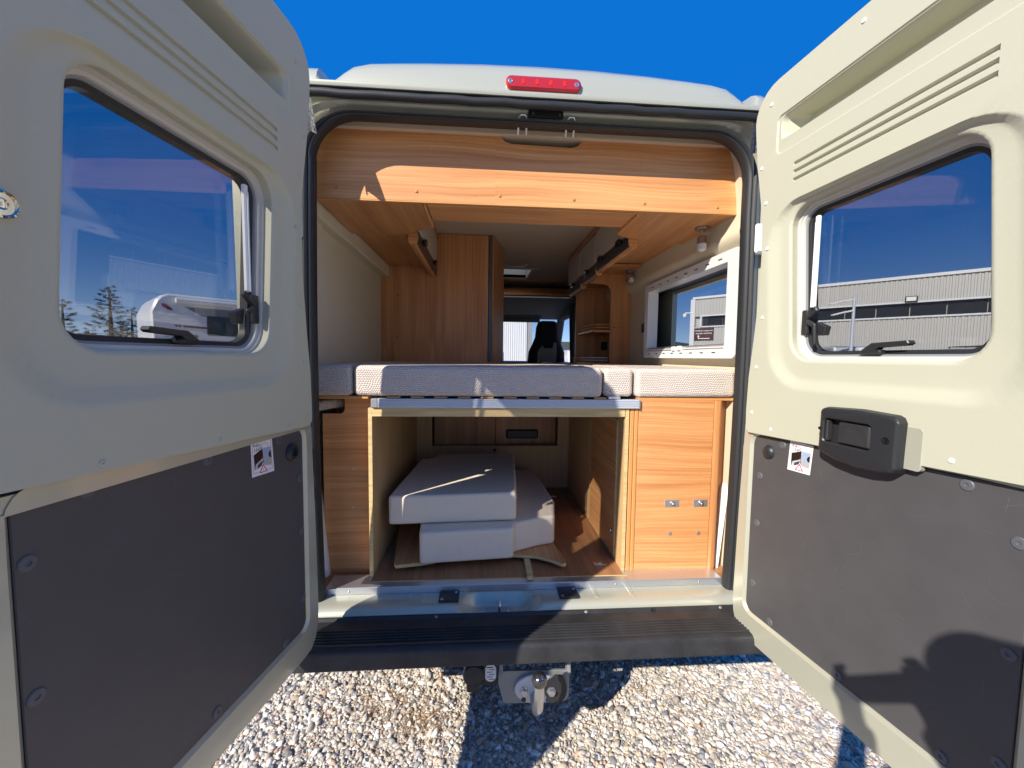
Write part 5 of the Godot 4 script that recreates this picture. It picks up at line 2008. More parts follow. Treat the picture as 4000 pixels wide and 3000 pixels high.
	for y in [1.415, 1.433]:
		b = MB.new()
		b.tube(PackedVector3Array([Vector3(0.58, y, -1.78), Vector3(0.58, y, -1.36), Vector3(0.69, y, -1.335)]), 0.004, 8)
		part(t, "gallery_rail", b.commit(), M.steel)
	b = MB.new()
	b.box(Vector3(0.80, 1.53, -1.786), Vector3(0.05, 0.07, 0.012), 0.004)
	part(t, "wall_socket", b.commit(), M.black_plastic)
	screws(t, "wood_cap", [Vector3(0.725, 1.648, -1.3175), Vector3(0.757, 1.647, -1.3175)], 0.0045, "dark_wood")
	# kitchen block that ends behind the bed
	t = thing("kitchen_block", "dark worktop edge just above the far side of bed", "worktop", Vector3(0.5, 0.545, -1.75))
	b = MB.new()
	b.box(Vector3(0.62, 1.372, -1.82), Vector3(0.50, 0.028, 1.0), 0.004)
	part(t, "worktop", b.commit(), M.dark_strip)
	b = MB.new()
	b.box(Vector3(0.64, 0.95, -1.84), Vector3(0.44, 0.81, 0.95), 0.003)
	part(t, "cupboard", b.commit(), M.wood_upright_third)

	# --- bed
	t = thing("bed_frame", "fixed cross bed frame with an aluminium rail over storage", "bed frame", Vector3(-0.08, 1.2, -0.7))
	b = MB.new()
	var rp := PackedVector2Array([Vector2(-0.118, 1.2295), Vector2(-0.118, 1.265), Vector2(-0.088, 1.265), Vector2(-0.086, 1.2635)])
	for k in 4:
		var y := 1.2605 - k * 0.0068
		rp.append_array(PackedVector2Array([Vector2(-0.086, y), Vector2(-0.0885, y - 0.0008), Vector2(-0.0885, y - 0.002), Vector2(-0.086, y - 0.0028)]))
	rp.append_array(PackedVector2Array([Vector2(-0.086, 1.232), Vector2(-0.088, 1.2295), Vector2(-0.118, 1.2295)]))
	b.sweep_x(rp, -0.592, 0.434)
	part(t, "rail", b.commit(20.0), M.alu_grey)
	b = MB.new()
	b.box(Vector3(-0.605, 1.247, -0.103), Vector3(0.026, 0.036, 0.034), 0.003)
	b.box(Vector3(0.437, 1.247, -0.103), Vector3(0.008, 0.037, 0.034), 0.002)
	part(t, "end_cap", b.commit(), M.window_grey)
	b = MB.new()
	b.box(Vector3(0.335, 1.272, -0.105), Vector3(0.05, 0.012, 0.026), 0.002)
	part(t, "rail_bracket", b.commit(), M.alu)
	for i in 10:
		b = MB.new()
		b.box(Vector3(-0.535 + i * 0.0905, 1.2695, -0.69), Vector3(0.050, 0.007, 1.18), 0.001)
		part(t, "slat", b.commit(), M.wood_edge)
	b = MB.new()
	b.box(Vector3(-0.11, 1.2645, -0.70), Vector3(0.96, 0.003, 1.16))
	part(t, "slat_webbing", b.commit(0.0), M.black_plastic)
	for q in [[-0.83, -0.632], [0.438, 0.84]]:
		b = MB.new()
		b.box(Vector3((q[0] + q[1]) / 2, 1.2675, -0.70), Vector3(q[1] - q[0], 0.012, 1.19), 0.002)
		part(t, "side_board", b.commit(), M.wood_edge)
	mattress(-0.835, -0.690, -0.092, 1.394, "small quilted mattress block in the corner by left jamb", 0)
	mattress(-0.683, 0.286, -0.088, 1.392, "wide quilted main mattress above the aluminium bed rail", 1)
	mattress(0.294, 0.416, -0.105, 1.390, "narrow quilted mattress wedge between the two wide pieces", 2)
	mattress(0.424, 0.838, -0.090, 1.392, "quilted mattress piece in the sun above the wooden cupboard", 3)

	# --- plywood storage box
	t = thing("storage_box", "open plywood storage compartment under the bed", "storage box", Vector3(-0.12, 0.545, -0.62))
	b = MB.new()
	b.box(Vector3(-0.624, 0.883, -0.63), Vector3(0.014, 0.69, 1.06), 0.0)
	part(t, "side_panel", b.commit(), M.plywood)
	b = MB.new()
	b.box(Vector3(-0.624, 0.883, -0.0985), Vector3(0.0145, 0.69, 0.003), 0.0)
	part(t, "side_edge", b.commit(), M.plywood_edge)
	b = MB.new()
	b.box(Vector3(0.392, 0.883, -0.63), Vector3(0.014, 0.69, 1.06), 0.0)
	part(t, "side_panel", b.commit(), M.plywood)
	b = MB.new()
	b.box(Vector3(0.392, 0.883, -0.0985), Vector3(0.0145, 0.69, 0.003), 0.0)
	part(t, "side_edge", b.commit(), M.plywood_edge)
	b = MB.new()
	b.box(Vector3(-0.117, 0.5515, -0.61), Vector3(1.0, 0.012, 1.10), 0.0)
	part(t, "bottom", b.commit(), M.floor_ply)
	b = MB.new()
	b.box(Vector3(-0.117, 0.5515, -0.0585), Vector3(1.03, 0.0125, 0.003), 0.0)
	part(t, "bottom_edge", b.commit(), M.plywood_edge)
	b = MB.new()
	b.box(Vector3(-0.117, 1.2115, -0.106), Vector3(0.999, 0.0335, 0.018), 0.001)
	part(t, "top_rail", b.commit(), M.plywood_edge)
	b = MB.new()
	for q in [[-0.617, -0.52, 0.558, 1.225], [0.31, 0.385, 0.558, 1.225], [-0.52, 0.31, 0.558, 0.842], [-0.52, 0.31, 1.04, 1.225]]:
		b.box(Vector3((q[0] + q[1]) / 2, (q[2] + q[3]) / 2, -1.165), Vector3(q[1] - q[0], q[3] - q[2], 0.012))
	part(t, "back_panel", b.commit(), M.plywood)
	b = MB.new()
	b.box(Vector3(-0.31, 0.94, -1.26), Vector3(0.41, 0.7, 0.012))
	part(t, "cupboard_door", b.commit(), M.wood_upright_third)
	b = MB.new()
	b.box(Vector3(0.105, 0.94, -1.262), Vector3(0.41, 0.7, 0.012))
	part(t, "cupboard_door", b.commit(), M.wood_upright_second)
	b = MB.new()
	b.box(Vector3(0.08, 0.905, -1.246), Vector3(0.22, 0.062, 0.018), 0.01)
	part(t, "vent_slot", b.commit(), M.black_plastic)
	b = MB.new()
	b.box(Vector3(0.3825, 0.868, -0.39), Vector3(0.004, 0.59, 0.40), 0.001)
	var hatch := part(t, "side_hatch", b.commit(), M.wood)
	b = MB.new()
	for q in [[1.165, 0.008, -0.39, 0.42], [0.571, 0.008, -0.39, 0.42]]:
		b.box(Vector3(0.384, q[0], q[2]), Vector3(0.008, q[1], q[3]))
	for z in [-0.187, -0.594]:
		b.box(Vector3(0.384, 0.868, z), Vector3(0.008, 0.60, 0.008))
	part(hatch, "hatch_edge", b.commit(), M.plywood_edge)
	b = MB.new()
	b.lathe([Vector2(0.014, 0), Vector2(0.014, 0.002), Vector2(0.009, 0.003), Vector2(0.008, 0.0005), Vector2(0, 0.0005)], 16, Transform3D(along(Vector3.ZERO, Vector3(-1, 0, 0)).basis, Vector3(0.3805, 0.67, -0.215)))
	part(hatch, "lock", b.commit(), M.chrome)
	for q in [[0.31, -0.15], [0.255, -0.98]]:
		b = MB.new()
		b.box(Vector3(q[0], 0.5580, q[1]), Vector3(0.05, 0.003, 0.022), 0.001)
		b.box(Vector3(q[0], 0.560, q[1]), Vector3(0.02, 0.006, 0.008), 0.001)
		part(t, "lashing_eye", b.commit(), M.steel)
	b = MB.new()
	b.lathe([Vector2(0.010, 0), Vector2(0.010, 0.002), Vector2(0, 0.002)], 14, Transform3D(along(Vector3.ZERO, Vector3(0, 0, 1)).basis, Vector3(-0.11, 0.815, -1.158)))
	part(t, "cable_hole", b.commit(), M.black_plastic)

	# --- right cupboard
	t = thing("side_cupboard", "sunlit wooden cupboard with two steel plates right of the storage", "cupboard", Vector3(0.61, 0.545, -0.3))
	b = MB.new()
	b.box(Vector3(0.598, 0.9, -0.108), Vector3(0.316, 0.724, 0.016), 0.001)
	part(t, "front_panel", b.commit(), M.wood_third)
	b = MB.new()
	b.box(Vector3(0.4135, 0.9, -0.108), Vector3(0.017, 0.724, 0.018), 0.003)
	b.box(Vector3(0.431, 0.9, -0.1075), Vector3(0.0155, 0.724, 0.019), 0.003)
	part(t, "stile", b.commit(), M.wood_edge)
	b = MB.new()
	b.prism(rrect(0.757, -0.16, 0.791, -0.0975, 0.012, 5), -1.262, -0.538, 0.0, Transform3D(flat, Vector3.ZERO))
	part(t, "corner_post", b.commit(), M.wood_upright)
	b = MB.new()
	b.box(Vector3(0.80, 0.9, -0.30), Vector3(0.014, 0.724, 0.30), 0.001)
	b.box(Vector3(0.826, 0.95, -0.165), Vector3(0.045, 0.62, 0.012), 0.001)
	part(t, "side_panel", b.commit(), M.wood_upright_second)
	for x in [0.592, 0.714]:
		b = MB.new()
		b.box(Vector3(x, 0.835, -0.099), Vector3(0.060, 0.030, 0.003), 0.0008)
		var pl := part(t, "steel_plate", b.commit(), M.alu)
		b = MB.new()
		b.lathe([Vector2(0.012, 0), Vector2(0.012, 0.001), Vector2(0.0078, 0.001), Vector2(0.0078, 0.006), Vector2(0.004, 0.007), Vector2(0.004, 0.011), Vector2(0, 0.012)], 12, Transform3D(along(Vector3.ZERO, Vector3(0, 0, 1)).basis, Vector3(x + 0.002, 0.835, -0.0976)))
		part(pl, "nut", b.commit(25.0), M.steel)
		b = MB.new()
		b.lathe([Vector2(0.0075, 0), Vector2(0.0075, 0.002), Vector2(0.004, 0.003), Vector2(0.003, 0.001), Vector2(0, 0.001)], 10, Transform3D(along(Vector3.ZERO, Vector3(0, 0, 1)).basis, Vector3(x - 0.003, 0.707, -0.0998)))
		part(t, "screw", b.commit(25.0), M.steel)
	# --- left cupboard, set back, with the warm-air hose
	t = thing("narrow_cupboard", "shaded narrow wooden cupboard left of the storage", "cupboard", Vector3(-0.72, 0.545, -0.3))
	b = MB.new()
	poly = PackedVector2Array([Vector2(-0.822, 0.545), Vector2(-0.632, 0.545), Vector2(-0.632, 1.262), Vector2(-0.736, 1.262), Vector2(-0.736, 1.215), Vector2(-0.741, 1.204), Vector2(-0.752, 1.198), Vector2(-0.822, 1.198)])
	b.prism(poly, -0.164, -0.15, 0.001)
	part(t, "front_panel", b.commit(), M.wood_second)
	b = MB.new()
	b.box(Vector3(-0.73, 0.9, -0.32), Vector3(0.19, 0.72, 0.012))
	part(t, "back_panel", b.commit(), M.wood_upright_second)
	screws(t, "screw", [Vector3(-0.707, 0.975, -0.1498), Vector3(-0.708, 0.896, -0.1498), Vector3(-0.709, 0.817, -0.1498)], 0.0055, "steel")
	t = thing("air_hose", "cream ribbed warm-air hose in the cupboard cut-out", "hose", Vector3(-0.78, 1.22, -0.2))
	b = MB.new()
	var loops := []
	for i in 44:
		var f := i / 43.0
		var c := Vector3(lerpf(-0.86, -0.752, f), 1.222 + 0.012 * sin(f * 2.2), lerpf(-0.150, -0.215, f * f))
		var r := 0.0185 + 0.0022 * cos(i * PI)
		var l := PackedVector3Array()
		for k in 16:
			var a := TAU * k / 16.0
			l.append(c + Vector3(0.15 * sin(a) * r * f, cos(a) * r, sin(a) * r))
		loops.append(l)
	b.loft(loops, true, true)
	part(t, "ribbed_tube", b.commit(50.0), M.hose)

func locker(s: float, z0: float, z1: float, drop: float, label: String, wooden: bool) -> void:
	var t := thing("wall_locker", label, "locker", Vector3(s * 0.7, 2.0, (z0 + z1) / 2), "wall lockers" if s > 0 else "")
	var zc := (z0 + z1) * 0.5
	var ln := z0 - z1
	var b := MB.new()
	b.sx = s
	b.box(Vector3(0.685, 2.034 - drop, zc), Vector3(0.345, 0.012, ln), 0.001)
	part(t, "bottom_board", b.commit(), M.wood_upright_second)
	b = MB.new()
	b.sx = s
	var pr := PackedVector2Array([Vector2(0.512, 2.028), Vector2(0.507, 2.0), Vector2(0.512, 1.975), Vector2(0.528, 1.962), Vector2(0.548, 1.966), Vector2(0.556, 1.985), Vector2(0.556, 2.030)])
	var lo := PackedVector3Array()
	var l1 := PackedVector3Array()
	for q in pr:
		lo.append(Vector3(q.x, q.y - drop, z0)); l1.append(Vector3(q.x, q.y - drop, z1))
	b.loft([lo, l1], true, false)
	b.fan(lo); b.fan(l1, true)
	part(t, "bottom_nosing", b.commit(45.0), M.wood_second if wooden else M.wood_upright_third)
	b = MB.new()
	b.sx = s
	b.box(Vector3(0.512, 2.002 - drop, zc), Vector3(0.010, 0.062, ln - 0.01), 0.003)
	part(t, "dark_band", b.commit(), M.dark_strip)
	b = MB.new()
	b.sx = s
	b.box(Vector3(0.510, 2.125 - drop * 0.5, zc), Vector3(0.014, 0.178, ln - 0.012), 0.005)
	var door := part(t, "flap_door", b.commit(), M.locker_door)
	b = MB.new()
	b.sx = s
	b.box(Vector3(0.520, 2.24, zc), Vector3(0.030, 0.045, ln), 0.002)
	part(t, "top_rail", b.commit(), M.wood_upright_third)
	for zz in ([lerpf(z0, z1, 0.5)] if not wooden else [lerpf(z0, z1, 0.22), lerpf(z0, z1, 0.8)]):
		b = MB.new()
		b.sx = s
		b.box(Vector3(0.498, 2.02 - drop, zz), Vector3(0.018, 0.022, 0.07), 0.006)
		b.box(Vector3(0.492, 2.03 - drop, zz), Vector3(0.012, 0.014, 0.05), 0.005)
		part(door, "handle", b.commit(), M.black_gloss)

func spot(at: Vector3, turned: float, label: String) -> void:
	var t := thing("reading_lamp", label, "lamp", at, "reading spots")
	var b := MB.new()
	b.lathe([Vector2(0.0, -0.024), Vector2(0.027, -0.024), Vector2(0.031, -0.020), Vector2(0.031, -0.002), Vector2(0.028, 0.0)], 22, Transform3D(Basis(), at))
	part(t, "ceiling_rose", b.commit(), M.lamp_brown)
	b = MB.new()
	b.tube(PackedVector3Array([at + Vector3(0, -0.022, 0), at + Vector3(0, -0.052, 0)]), 0.005, 8)
	part(t, "stem", b.commit(), M.steel)
	var tip := Vector3(0, -1, 0.05) if turned < 0.5 else Vector3(0.1, -0.05, 1.0)
	var xf := along(at + Vector3(0, -0.050, 0), at + Vector3(0, -0.050, 0) + tip)
	if turned > 0.5:
		xf.origin += Vector3(0, -0.014, -0.03)
	b = MB.new()
	b.lathe([Vector2(0.012, 0.0), Vector2(0.019, 0.004), Vector2(0.0205, 0.036)], 20, xf)
	part(t, "housing", b.commit(), M.lamp_brown)
	b = MB.new()
	b.lathe([Vector2(0.0195, 0.034), Vector2(0.0205, 0.040), Vector2(0.0175, 0.062), Vector2(0.008, 0.067), Vector2(0.0, 0.068)], 20, xf)
	part(t, "glass_shade", b.commit(), M.frosted)

func mattress(x0: float, x1: float, zf: float, top: float, label: String, k: int) -> void:
	var t := thing("mattress", label, "mattress", Vector3((x0 + x1) / 2, 1.28, -0.7), "quilted bed mattresses")
	var b := MB.new()
	soft_box(b, x0, x1, 1.2745, top, -1.295, zf, 0.020, 20 + k)
	part(t, "quilted_cover", b.commit(60.0), M.mattress)

func soft_box(b: MB, x0: float, x1: float, y0: float, y1: float, z0: float, z1: float, r: float, sd: int) -> void:
	var n := FastNoiseLite.new()
	n.seed = sd
	n.frequency = 2.2
	var prof := []
	for i in 7:
		var a := PI / 2 * i / 6.0
		prof.append([r * (1.0 - cos(a)), r * (1.0 - sin(a))])     # (depth, inset): first the front face edge, then full size
	var seq := []
	for q in prof:
		seq.append([z1 - q[0], q[1]])
	for k in range(1, 8):
		seq.append([lerpf(z1 - r, z0 + r, k / 8.0), 0.0])
	for i in range(prof.size() - 1, -1, -1):
		seq.append([z0 + prof[i][0], prof[i][1]])
	var loops := []
	for q in seq:
		var d: float = q[1]
		var l := PackedVector3Array()
		for p in rrect(x0 + d, y0 + d, x1 - d, y1 - d, maxf(r - d, 0.0015), 4):
			l.append(Vector3(p.x, p.y, q[0]) + Vector3(0.001, 0.003, 0.003) * n.get_noise_3d(p.x * 1.5, p.y, q[0] * 1.5))
		# more points along the long sides so that the cloth can sag
		loops.append(l)
	b.loft(loops, true, true)
	b.fan(loops[0])
	b.fan(loops[-1], true)


# ---------------------------------------------------------------- what lies in the storage
func soft_slab(b: MB, poly: PackedVector2Array, y0: float, y1: float, r: float, sd: int) -> void:
	# poly holds (x, z); the slab has rounded upper and lower edges and an uneven face
	var p := PackedVector2Array()
	for q in poly:
		p.append(Vector2(q.x, -q.y))
	if MB.area(p) < 0.0:
		p.reverse()
	# cut the corners a little and add points along the sides
	var s := PackedVector2Array()
	for i in p.size():
		var a := p[(i + p.size() - 1) % p.size()]
		var c := p[i]
		var e := p[(i + 1) % p.size()]
		var ra := minf(0.018, a.distance_to(c) * 0.3)
		var re := minf(0.018, e.distance_to(c) * 0.3)
		var pa := c + (a - c).normalized() * ra
		var pe := c + (e - c).normalized() * re
		for k in 4:
			var f := k / 3.0
			s.append(pa.lerp(c, f).lerp(c.lerp(pe, f), f))
		var m := int(pe.distance_to(e) / 0.06)
		for k in range(1, m):
			s.append(pe.lerp(e + (c - e).normalized() * 0.018, k / float(m)))
	var n := FastNoiseLite.new()
	n.seed = sd
	n.frequency = 2.4
	var loops := []
	var seq := []
	for i in 6:
		var a := PI / 2 * i / 5.0
		seq.append([y0 + r * (1.0 - cos(a)), r * (1.0 - sin(a))])
	for i in 6:
		var a := PI / 2 * (1.0 - i / 5.0)
		seq.append([y1 - r * (1.0 - cos(a)), r * (1.0 - sin(a))])
	for q in seq:
		var l := PackedVector3Array()
		for c in MB.inset(s, q[1]):
			var w := n.get_noise_3d(c.x * 1.5, q[0] * 1.5, c.y * 1.5)
			l.append(Vector3(c.x, q[0] + w * 0.004, -c.y + w * 0.005))
		loops.append(l)
	b.loft(loops)
	var ix := Geometry2D.triangulate_polygon(s)
	for e in [[loops[0], false], [loops[-1], true]]:
		var l: PackedVector3Array = e[0]
		for i in range(0, ix.size(), 3):
			var o := l[ix[i]] + Vector3(0, -1 if e[1] else 1, 0)
			b.tri_o(l[ix[i]], l[ix[i + 1]], l[ix[i + 2]], o)

func build_load() -> void:
	var b := MB.new()
	var poly := PackedVector2Array([Vector2(-0.538, -0.121), Vector2(-0.546, -0.14), Vector2(-0.603, -0.538), Vector2(-0.5, -0.85), Vector2(0.08, -0.85), Vector2(0.124, -0.342), Vector2(0.160, -0.13), Vector2(0.156, -0.105), Vector2(0.142, -0.098), Vector2(0.10, -0.135), Vector2(0.043, -0.17), Vector2(-0.061, -0.188), Vector2(-0.177, -0.193), Vector2(-0.28, -0.19), Vector2(-0.330, -0.178), Vector2(-0.40, -0.145), Vector2(-0.435, -0.135), Vector2(-0.53, -0.118)])
	var up := Basis(Vector3(1, 0, 0), Vector3(0, 0, -1), Vector3(0, 1, 0))
	var pp := PackedVector2Array()
	for q in poly:
		pp.append(Vector2(q.x, -q.y))
	var t := thing("shaped_board", "curved wooden bed board lying on the storage floor", "board", Vector3(-0.2, 0.575, -0.5))
	b.prism(pp, 0.5755, 0.5885, 0.0, Transform3D(up, Vector3.ZERO))
	part(t, "plywood_core", b.commit(), M.plywood_edge)
	b = MB.new()
	b.prism(MB.inset(pp, 0.001) if MB.area(pp) > 0 else pp, 0.5886, 0.5900, 0.0, Transform3D(up, Vector3.ZERO))
	part(t, "veneer", b.commit(), M.wood_upright)
	t = thing("wooden_batten", "short pine batten sticking out under the curved board", "batten", Vector3(0, 0.558, -0.2))
	b = MB.new()
	b.bar(Vector3(0.0, 0.5665, -0.036), Vector3(0.006, 0.5665, -0.45), 0.025, 0.0165, 0.002)
	part(t, "stick", b.commit(), M.plywood_edge)
	t = thing("seat_cushion", "stepped foam cushion lying on the curved board, partly covered", "cushion", Vector3(-0.15, 0.59, -0.5), "loose foam cushions in the storage")
	b = MB.new()
	soft_slab(b, PackedVector2Array([Vector2(-0.440, -0.112), Vector2(-0.058, -0.145), Vector2(-0.054, -0.195), Vector2(0.064, -0.250), Vector2(0.135, -0.270), Vector2(0.168, -0.46), Vector2(0.137, -1.03), Vector2(-0.38, -1.0), Vector2(-0.475, -0.45)]), 0.5905, 0.722, 0.014, 5)
	part(t, "foam_cover", b.commit(60.0), M.foam_cover)
	t = thing("seat_cushion", "upper foam cushion lying across the other one", "cushion", Vector3(-0.3, 0.725, -0.55), "loose foam cushions in the storage")
	b = MB.new()
	soft_slab(b, PackedVector2Array([Vector2(-0.580, -0.186), Vector2(-0.042, -0.215), Vector2(-0.028, -0.44), Vector2(0.003, -0.955), Vector2(-0.460, -0.92), Vector2(-0.470, -0.83), Vector2(-0.540, -0.81)]), 0.7245, 0.848, 0.014, 6)
	part(t, "foam_cover", b.commit(60.0), M.foam_cover)


# ---------------------------------------------------------------- the photographer, behind the camera: only the shadow is in the picture
func capsule(p: Vector3, a: Vector3, b: Vector3, ra: float, rb: float) -> float:
	var d := b - a
	var t := clampf((p - a).dot(d) / maxf(d.length_squared(), 1e-9), 0.0, 1.0)
	return p.distance_to(a + d * t) - lerpf(ra, rb, t)

func skin_over(b: MB, bones: Array, cell: float, blend: float) -> void:
	# joins tapered bones with a smooth minimum and meshes the field as surface nets
	var lo := Vector3.ONE * 1e9
	var hi := -lo
	for q in bones:
		var r: float = maxf(q[2], q[3]) + cell * 3.0 + blend
		lo = lo.min(q[0] - Vector3.ONE * r).min(q[1] - Vector3.ONE * r)
		hi = hi.max(q[0] + Vector3.ONE * r).max(q[1] + Vector3.ONE * r)
	var n := Vector3i(((hi - lo) / cell).ceil()) + Vector3i.ONE
	var f := PackedFloat32Array()
	f.resize(n.x * n.y * n.z)
	f.fill(1.0)
	for q in bones:
		var r: float = maxf(q[2], q[3]) + blend + cell * 2.0
		var i0 := Vector3i(((q[0].min(q[1]) - Vector3.ONE * r - lo) / cell).floor()).clamp(Vector3i.ZERO, n - Vector3i.ONE)
		var i1 := Vector3i(((q[0].max(q[1]) + Vector3.ONE * r - lo) / cell).ceil()).clamp(Vector3i.ZERO, n - Vector3i.ONE)
		for z in range(i0.z, i1.z + 1):
			for y in range(i0.y, i1.y + 1):
				for x in range(i0.x, i1.x + 1):
					var k := (z * n.y + y) * n.x + x
					var d := capsule(lo + Vector3(x, y, z) * cell, q[0], q[1], q[2], q[3])
					var h := maxf(blend - absf(f[k] - d), 0.0) / blend
					f[k] = minf(f[k], d) - h * h * blend * 0.25
	var at := {}
	for z in n.z - 1:
		for y in n.y - 1:
			for x in n.x - 1:
				var base := (z * n.y + y) * n.x + x
				var m := 0
				var s := Vector3.ZERO
				var c := 0
				var vals := []
				for k in 8:
					var v := f[base + (k & 1) + ((k >> 1) & 1) * n.x + ((k >> 2) & 1) * n.x * n.y]
					vals.append(v)
					if v < 0.0:
						m += 1
				if m == 0 or m == 8:
					continue
				for e in [[0, 1], [2, 3], [4, 5], [6, 7], [0, 2], [1, 3], [4, 6], [5, 7], [0, 4], [1, 5], [2, 6], [3, 7]]:
					var a: float = vals[e[0]]
					var d: float = vals[e[1]]
					if (a < 0.0) != (d < 0.0):
						var t := a / (a - d)
						s += Vector3(e[0] & 1, (e[0] >> 1) & 1, (e[0] >> 2) & 1).lerp(Vector3(e[1] & 1, (e[1] >> 1) & 1, (e[1] >> 2) & 1), t)
						c += 1
				at[base] = lo + (Vector3(x, y, z) + s / c) * cell
	var step := [1, n.x, n.x * n.y]
	for base in at:
		for ax in 3:
			var v0 := f[base]
			var v1 := f[base + step[ax]]
			if (v0 < 0.0) == (v1 < 0.0):
				continue
			var p: int = step[(ax + 1) % 3]
			var q: int = step[(ax + 2) % 3]
			if at.has(base - p) and at.has(base - q) and at.has(base - p - q):
				if v0 < 0.0:
					b.quad(at[base], at[base - p], at[base - p - q], at[base - q])
				else:
					b.quad(at[base], at[base - q], at[base - p - q], at[base - p])

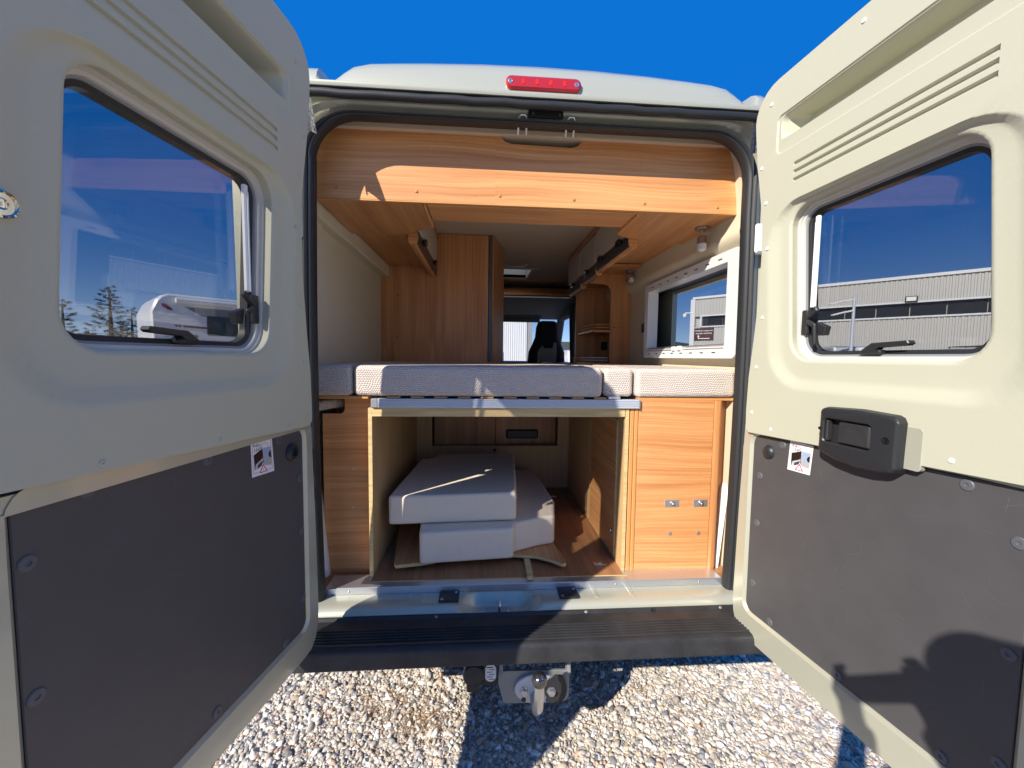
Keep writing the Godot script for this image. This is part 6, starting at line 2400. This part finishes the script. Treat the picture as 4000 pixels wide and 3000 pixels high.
func build_photographer() -> void:
	var cam := CAM + Vector3(0.05, 0, 0)      # the lens sits at one end of the phone
	var hd := cam + Vector3(-0.06, 0.175, 0.31)
	var t := thing("person", "person in dark clothes holding up a phone with both hands", "person", Vector3(hd.x, 0, hd.z + 0.06))
	var o := Vector3(hd.x, 0, hd.z + 0.05)
	var bones := []
	var clothes := []
	var add := func(a: Vector3, c: Vector3, ra: float, rb: float, cloth := 0.0) -> void:
		bones.append([a, c, ra, rb])
		if cloth > 0.0:
			clothes.append([a, c, ra + cloth, rb + cloth])
	var neck := o + Vector3(0, 1.43, 0.03)
	add.call(neck + Vector3(0, -0.03, 0.01), neck + Vector3(0, 0.08, -0.01), 0.060, 0.052)
	add.call(o + Vector3(-0.10, 1.34, 0.04), o + Vector3(0.10, 1.34, 0.04), 0.085, 0.085, 0.012)
	add.call(o + Vector3(-0.07, 1.22, 0.05), o + Vector3(0.07, 1.22, 0.05), 0.115, 0.115, 0.012)
	add.call(o + Vector3(-0.05, 1.05, 0.05), o + Vector3(0.05, 1.05, 0.05), 0.110, 0.110, 0.014)
	add.call(o + Vector3(-0.06, 0.92, 0.06), o + Vector3(0.06, 0.92, 0.06), 0.120, 0.120, 0.014)
	var hands := []
	for s in [-1.0, 1.0]:
		var hip := o + Vector3(s * 0.085, 0.88, 0.06)
		var knee := o + Vector3(s * 0.11, 0.49, 0.03)
		var ankle := o + Vector3(s * 0.125, 0.09, 0.07)
		add.call(hip, knee, 0.088, 0.058, 0.012)
		add.call(knee, ankle, 0.056, 0.040, 0.016)
		add.call(ankle + Vector3(0, -0.045, 0.02), ankle + Vector3(s * 0.02, -0.05, -0.14), 0.042, 0.034, 0.010)
		var sh := o + Vector3(s * 0.185, 1.355, 0.045)
		var el := o + Vector3(s * 0.245, 1.10, -0.10)
		var wr := cam + Vector3(s * 0.098, -0.085, 0.075)
		add.call(o + Vector3(s * 0.08, 1.38, 0.04), sh, 0.06, 0.058, 0.012)
		add.call(sh, el, 0.052, 0.042, 0.014)
		add.call(el, wr, 0.041, 0.027, 0.012 if s < 2.0 else 0.0)
		var palm := cam + Vector3(s * 0.092, -0.018, 0.045)
		hands.append([s, wr, palm])
	var b := MB.new()
	skin_over(b, bones, 0.02, 0.05)
	# head with a face turned to the phone
	var look := (cam - hd).normalized()
	var side := look.cross(Vector3.UP).normalized()
	var up := side.cross(look)
	var face := []
	var fa := func(a: Vector3, c: Vector3, ra: float, rb: float) -> void:
		face.append([hd + side * a.x + up * a.y + look * a.z, hd + side * c.x + up * c.y + look * c.z, ra, rb])
	fa.call(Vector3(0, 0.03, -0.025), Vector3(0, 0.03, 0.02), 0.083, 0.078)
	fa.call(Vector3(0, -0.03, 0.02), Vector3(0, -0.085, 0.04), 0.062, 0.036)
	fa.call(Vector3(0, 0.012, 0.088), Vector3(0, -0.026, 0.104), 0.009, 0.014)
	fa.call(Vector3(-0.03, 0.022, 0.084), Vector3(0.03, 0.022, 0.084), 0.012, 0.012)
	fa.call(Vector3(-0.02, -0.052, 0.078), Vector3(0.02, -0.052, 0.078), 0.009, 0.009)
	for s in [-1.0, 1.0]:
		fa.call(Vector3(s * 0.08, 0.015, -0.01), Vector3(s * 0.087, -0.022, -0.004), 0.013, 0.009)
	fa.call(Vector3(0, -0.07, -0.02), Vector3(0, -0.15, -0.04), 0.052, 0.055)
	skin_over(b, face, 0.008, 0.02)
	# hands: palm, four fingers round the back of the phone, thumb on its face
	for h in hands:
		var s: float = h[0]
		var wr: Vector3 = h[1]
		var palm: Vector3 = h[2]
		var hb := [[wr, palm + Vector3(s * 0.004, -0.02, 0.004), 0.025, 0.024], [palm + Vector3(0, -0.02, 0), palm + Vector3(-s * 0.004, 0.018, -0.004), 0.022, 0.018]]
		for k in 4:
			var y := -0.028 + k * 0.019
			var ln: float = [0.052, 0.066, 0.070, 0.062][k]
			var p0 := palm + Vector3(s * 0.006, y, -0.008)
			var p1 := cam + Vector3(s * 0.088, y + 0.006, 0.002 - 0.006)
			var p2 := cam + Vector3(s * (0.094 - ln * 0.35), y + 0.010, 0.001)
			hb.append([p0, p1 + Vector3(s * 0.006, 0, 0.006), 0.0095, 0.0088])
			hb.append([p1 + Vector3(s * 0.006, 0, 0.006), p2 + Vector3(s * 0.006, 0, 0.001), 0.0086, 0.0072])
		var th := palm + Vector3(-s * 0.002, -0.02, -0.004)
		hb.append([th, palm + Vector3(-s * 0.026, -0.004, -0.010), 0.012, 0.0105])
		hb.append([palm + Vector3(-s * 0.026, -0.004, -0.010), palm + Vector3(-s * 0.046, 0.010, -0.012), 0.0102, 0.0085])
		skin_over(b, hb, 0.004, 0.006)
	part(t, "body", b.commit(70.0), M.skin)
	b = MB.new()
	skin_over(b, clothes, 0.022, 0.05)
	part(t, "clothes", b.commit(70.0), M.cloth_dark)
	b = MB.new()
	var hair := []
	for q in [[Vector3(0, 0.055, -0.045), Vector3(0, 0.075, 0.03), 0.082, 0.066], [Vector3(0, 0.01, -0.055), Vector3(0, -0.05, -0.06), 0.072, 0.05]]:
		hair.append([hd + side * q[0].x + up * q[0].y + look * q[0].z, hd + side * q[1].x + up * q[1].y + look * q[1].z, q[2], q[3]])
	skin_over(b, hair, 0.012, 0.02)
	part(t, "hair", b.commit(70.0), M.bark)
	var ph := thing("phone", "black phone held sideways by the photographer", "phone", cam + Vector3(0, -0.03, 0.02))
	b = MB.new()
	b.box(cam + Vector3(0.0, -0.012, 0.0155), Vector3(0.162, 0.076, 0.008), 0.003)
	part(ph, "case", b.commit(), M.black_gloss)
	b = MB.new()
	b.box(cam + Vector3(0.0, -0.012, 0.0198), Vector3(0.154, 0.070, 0.0006))
	part(ph, "screen", b.commit(), M.dark_glass)
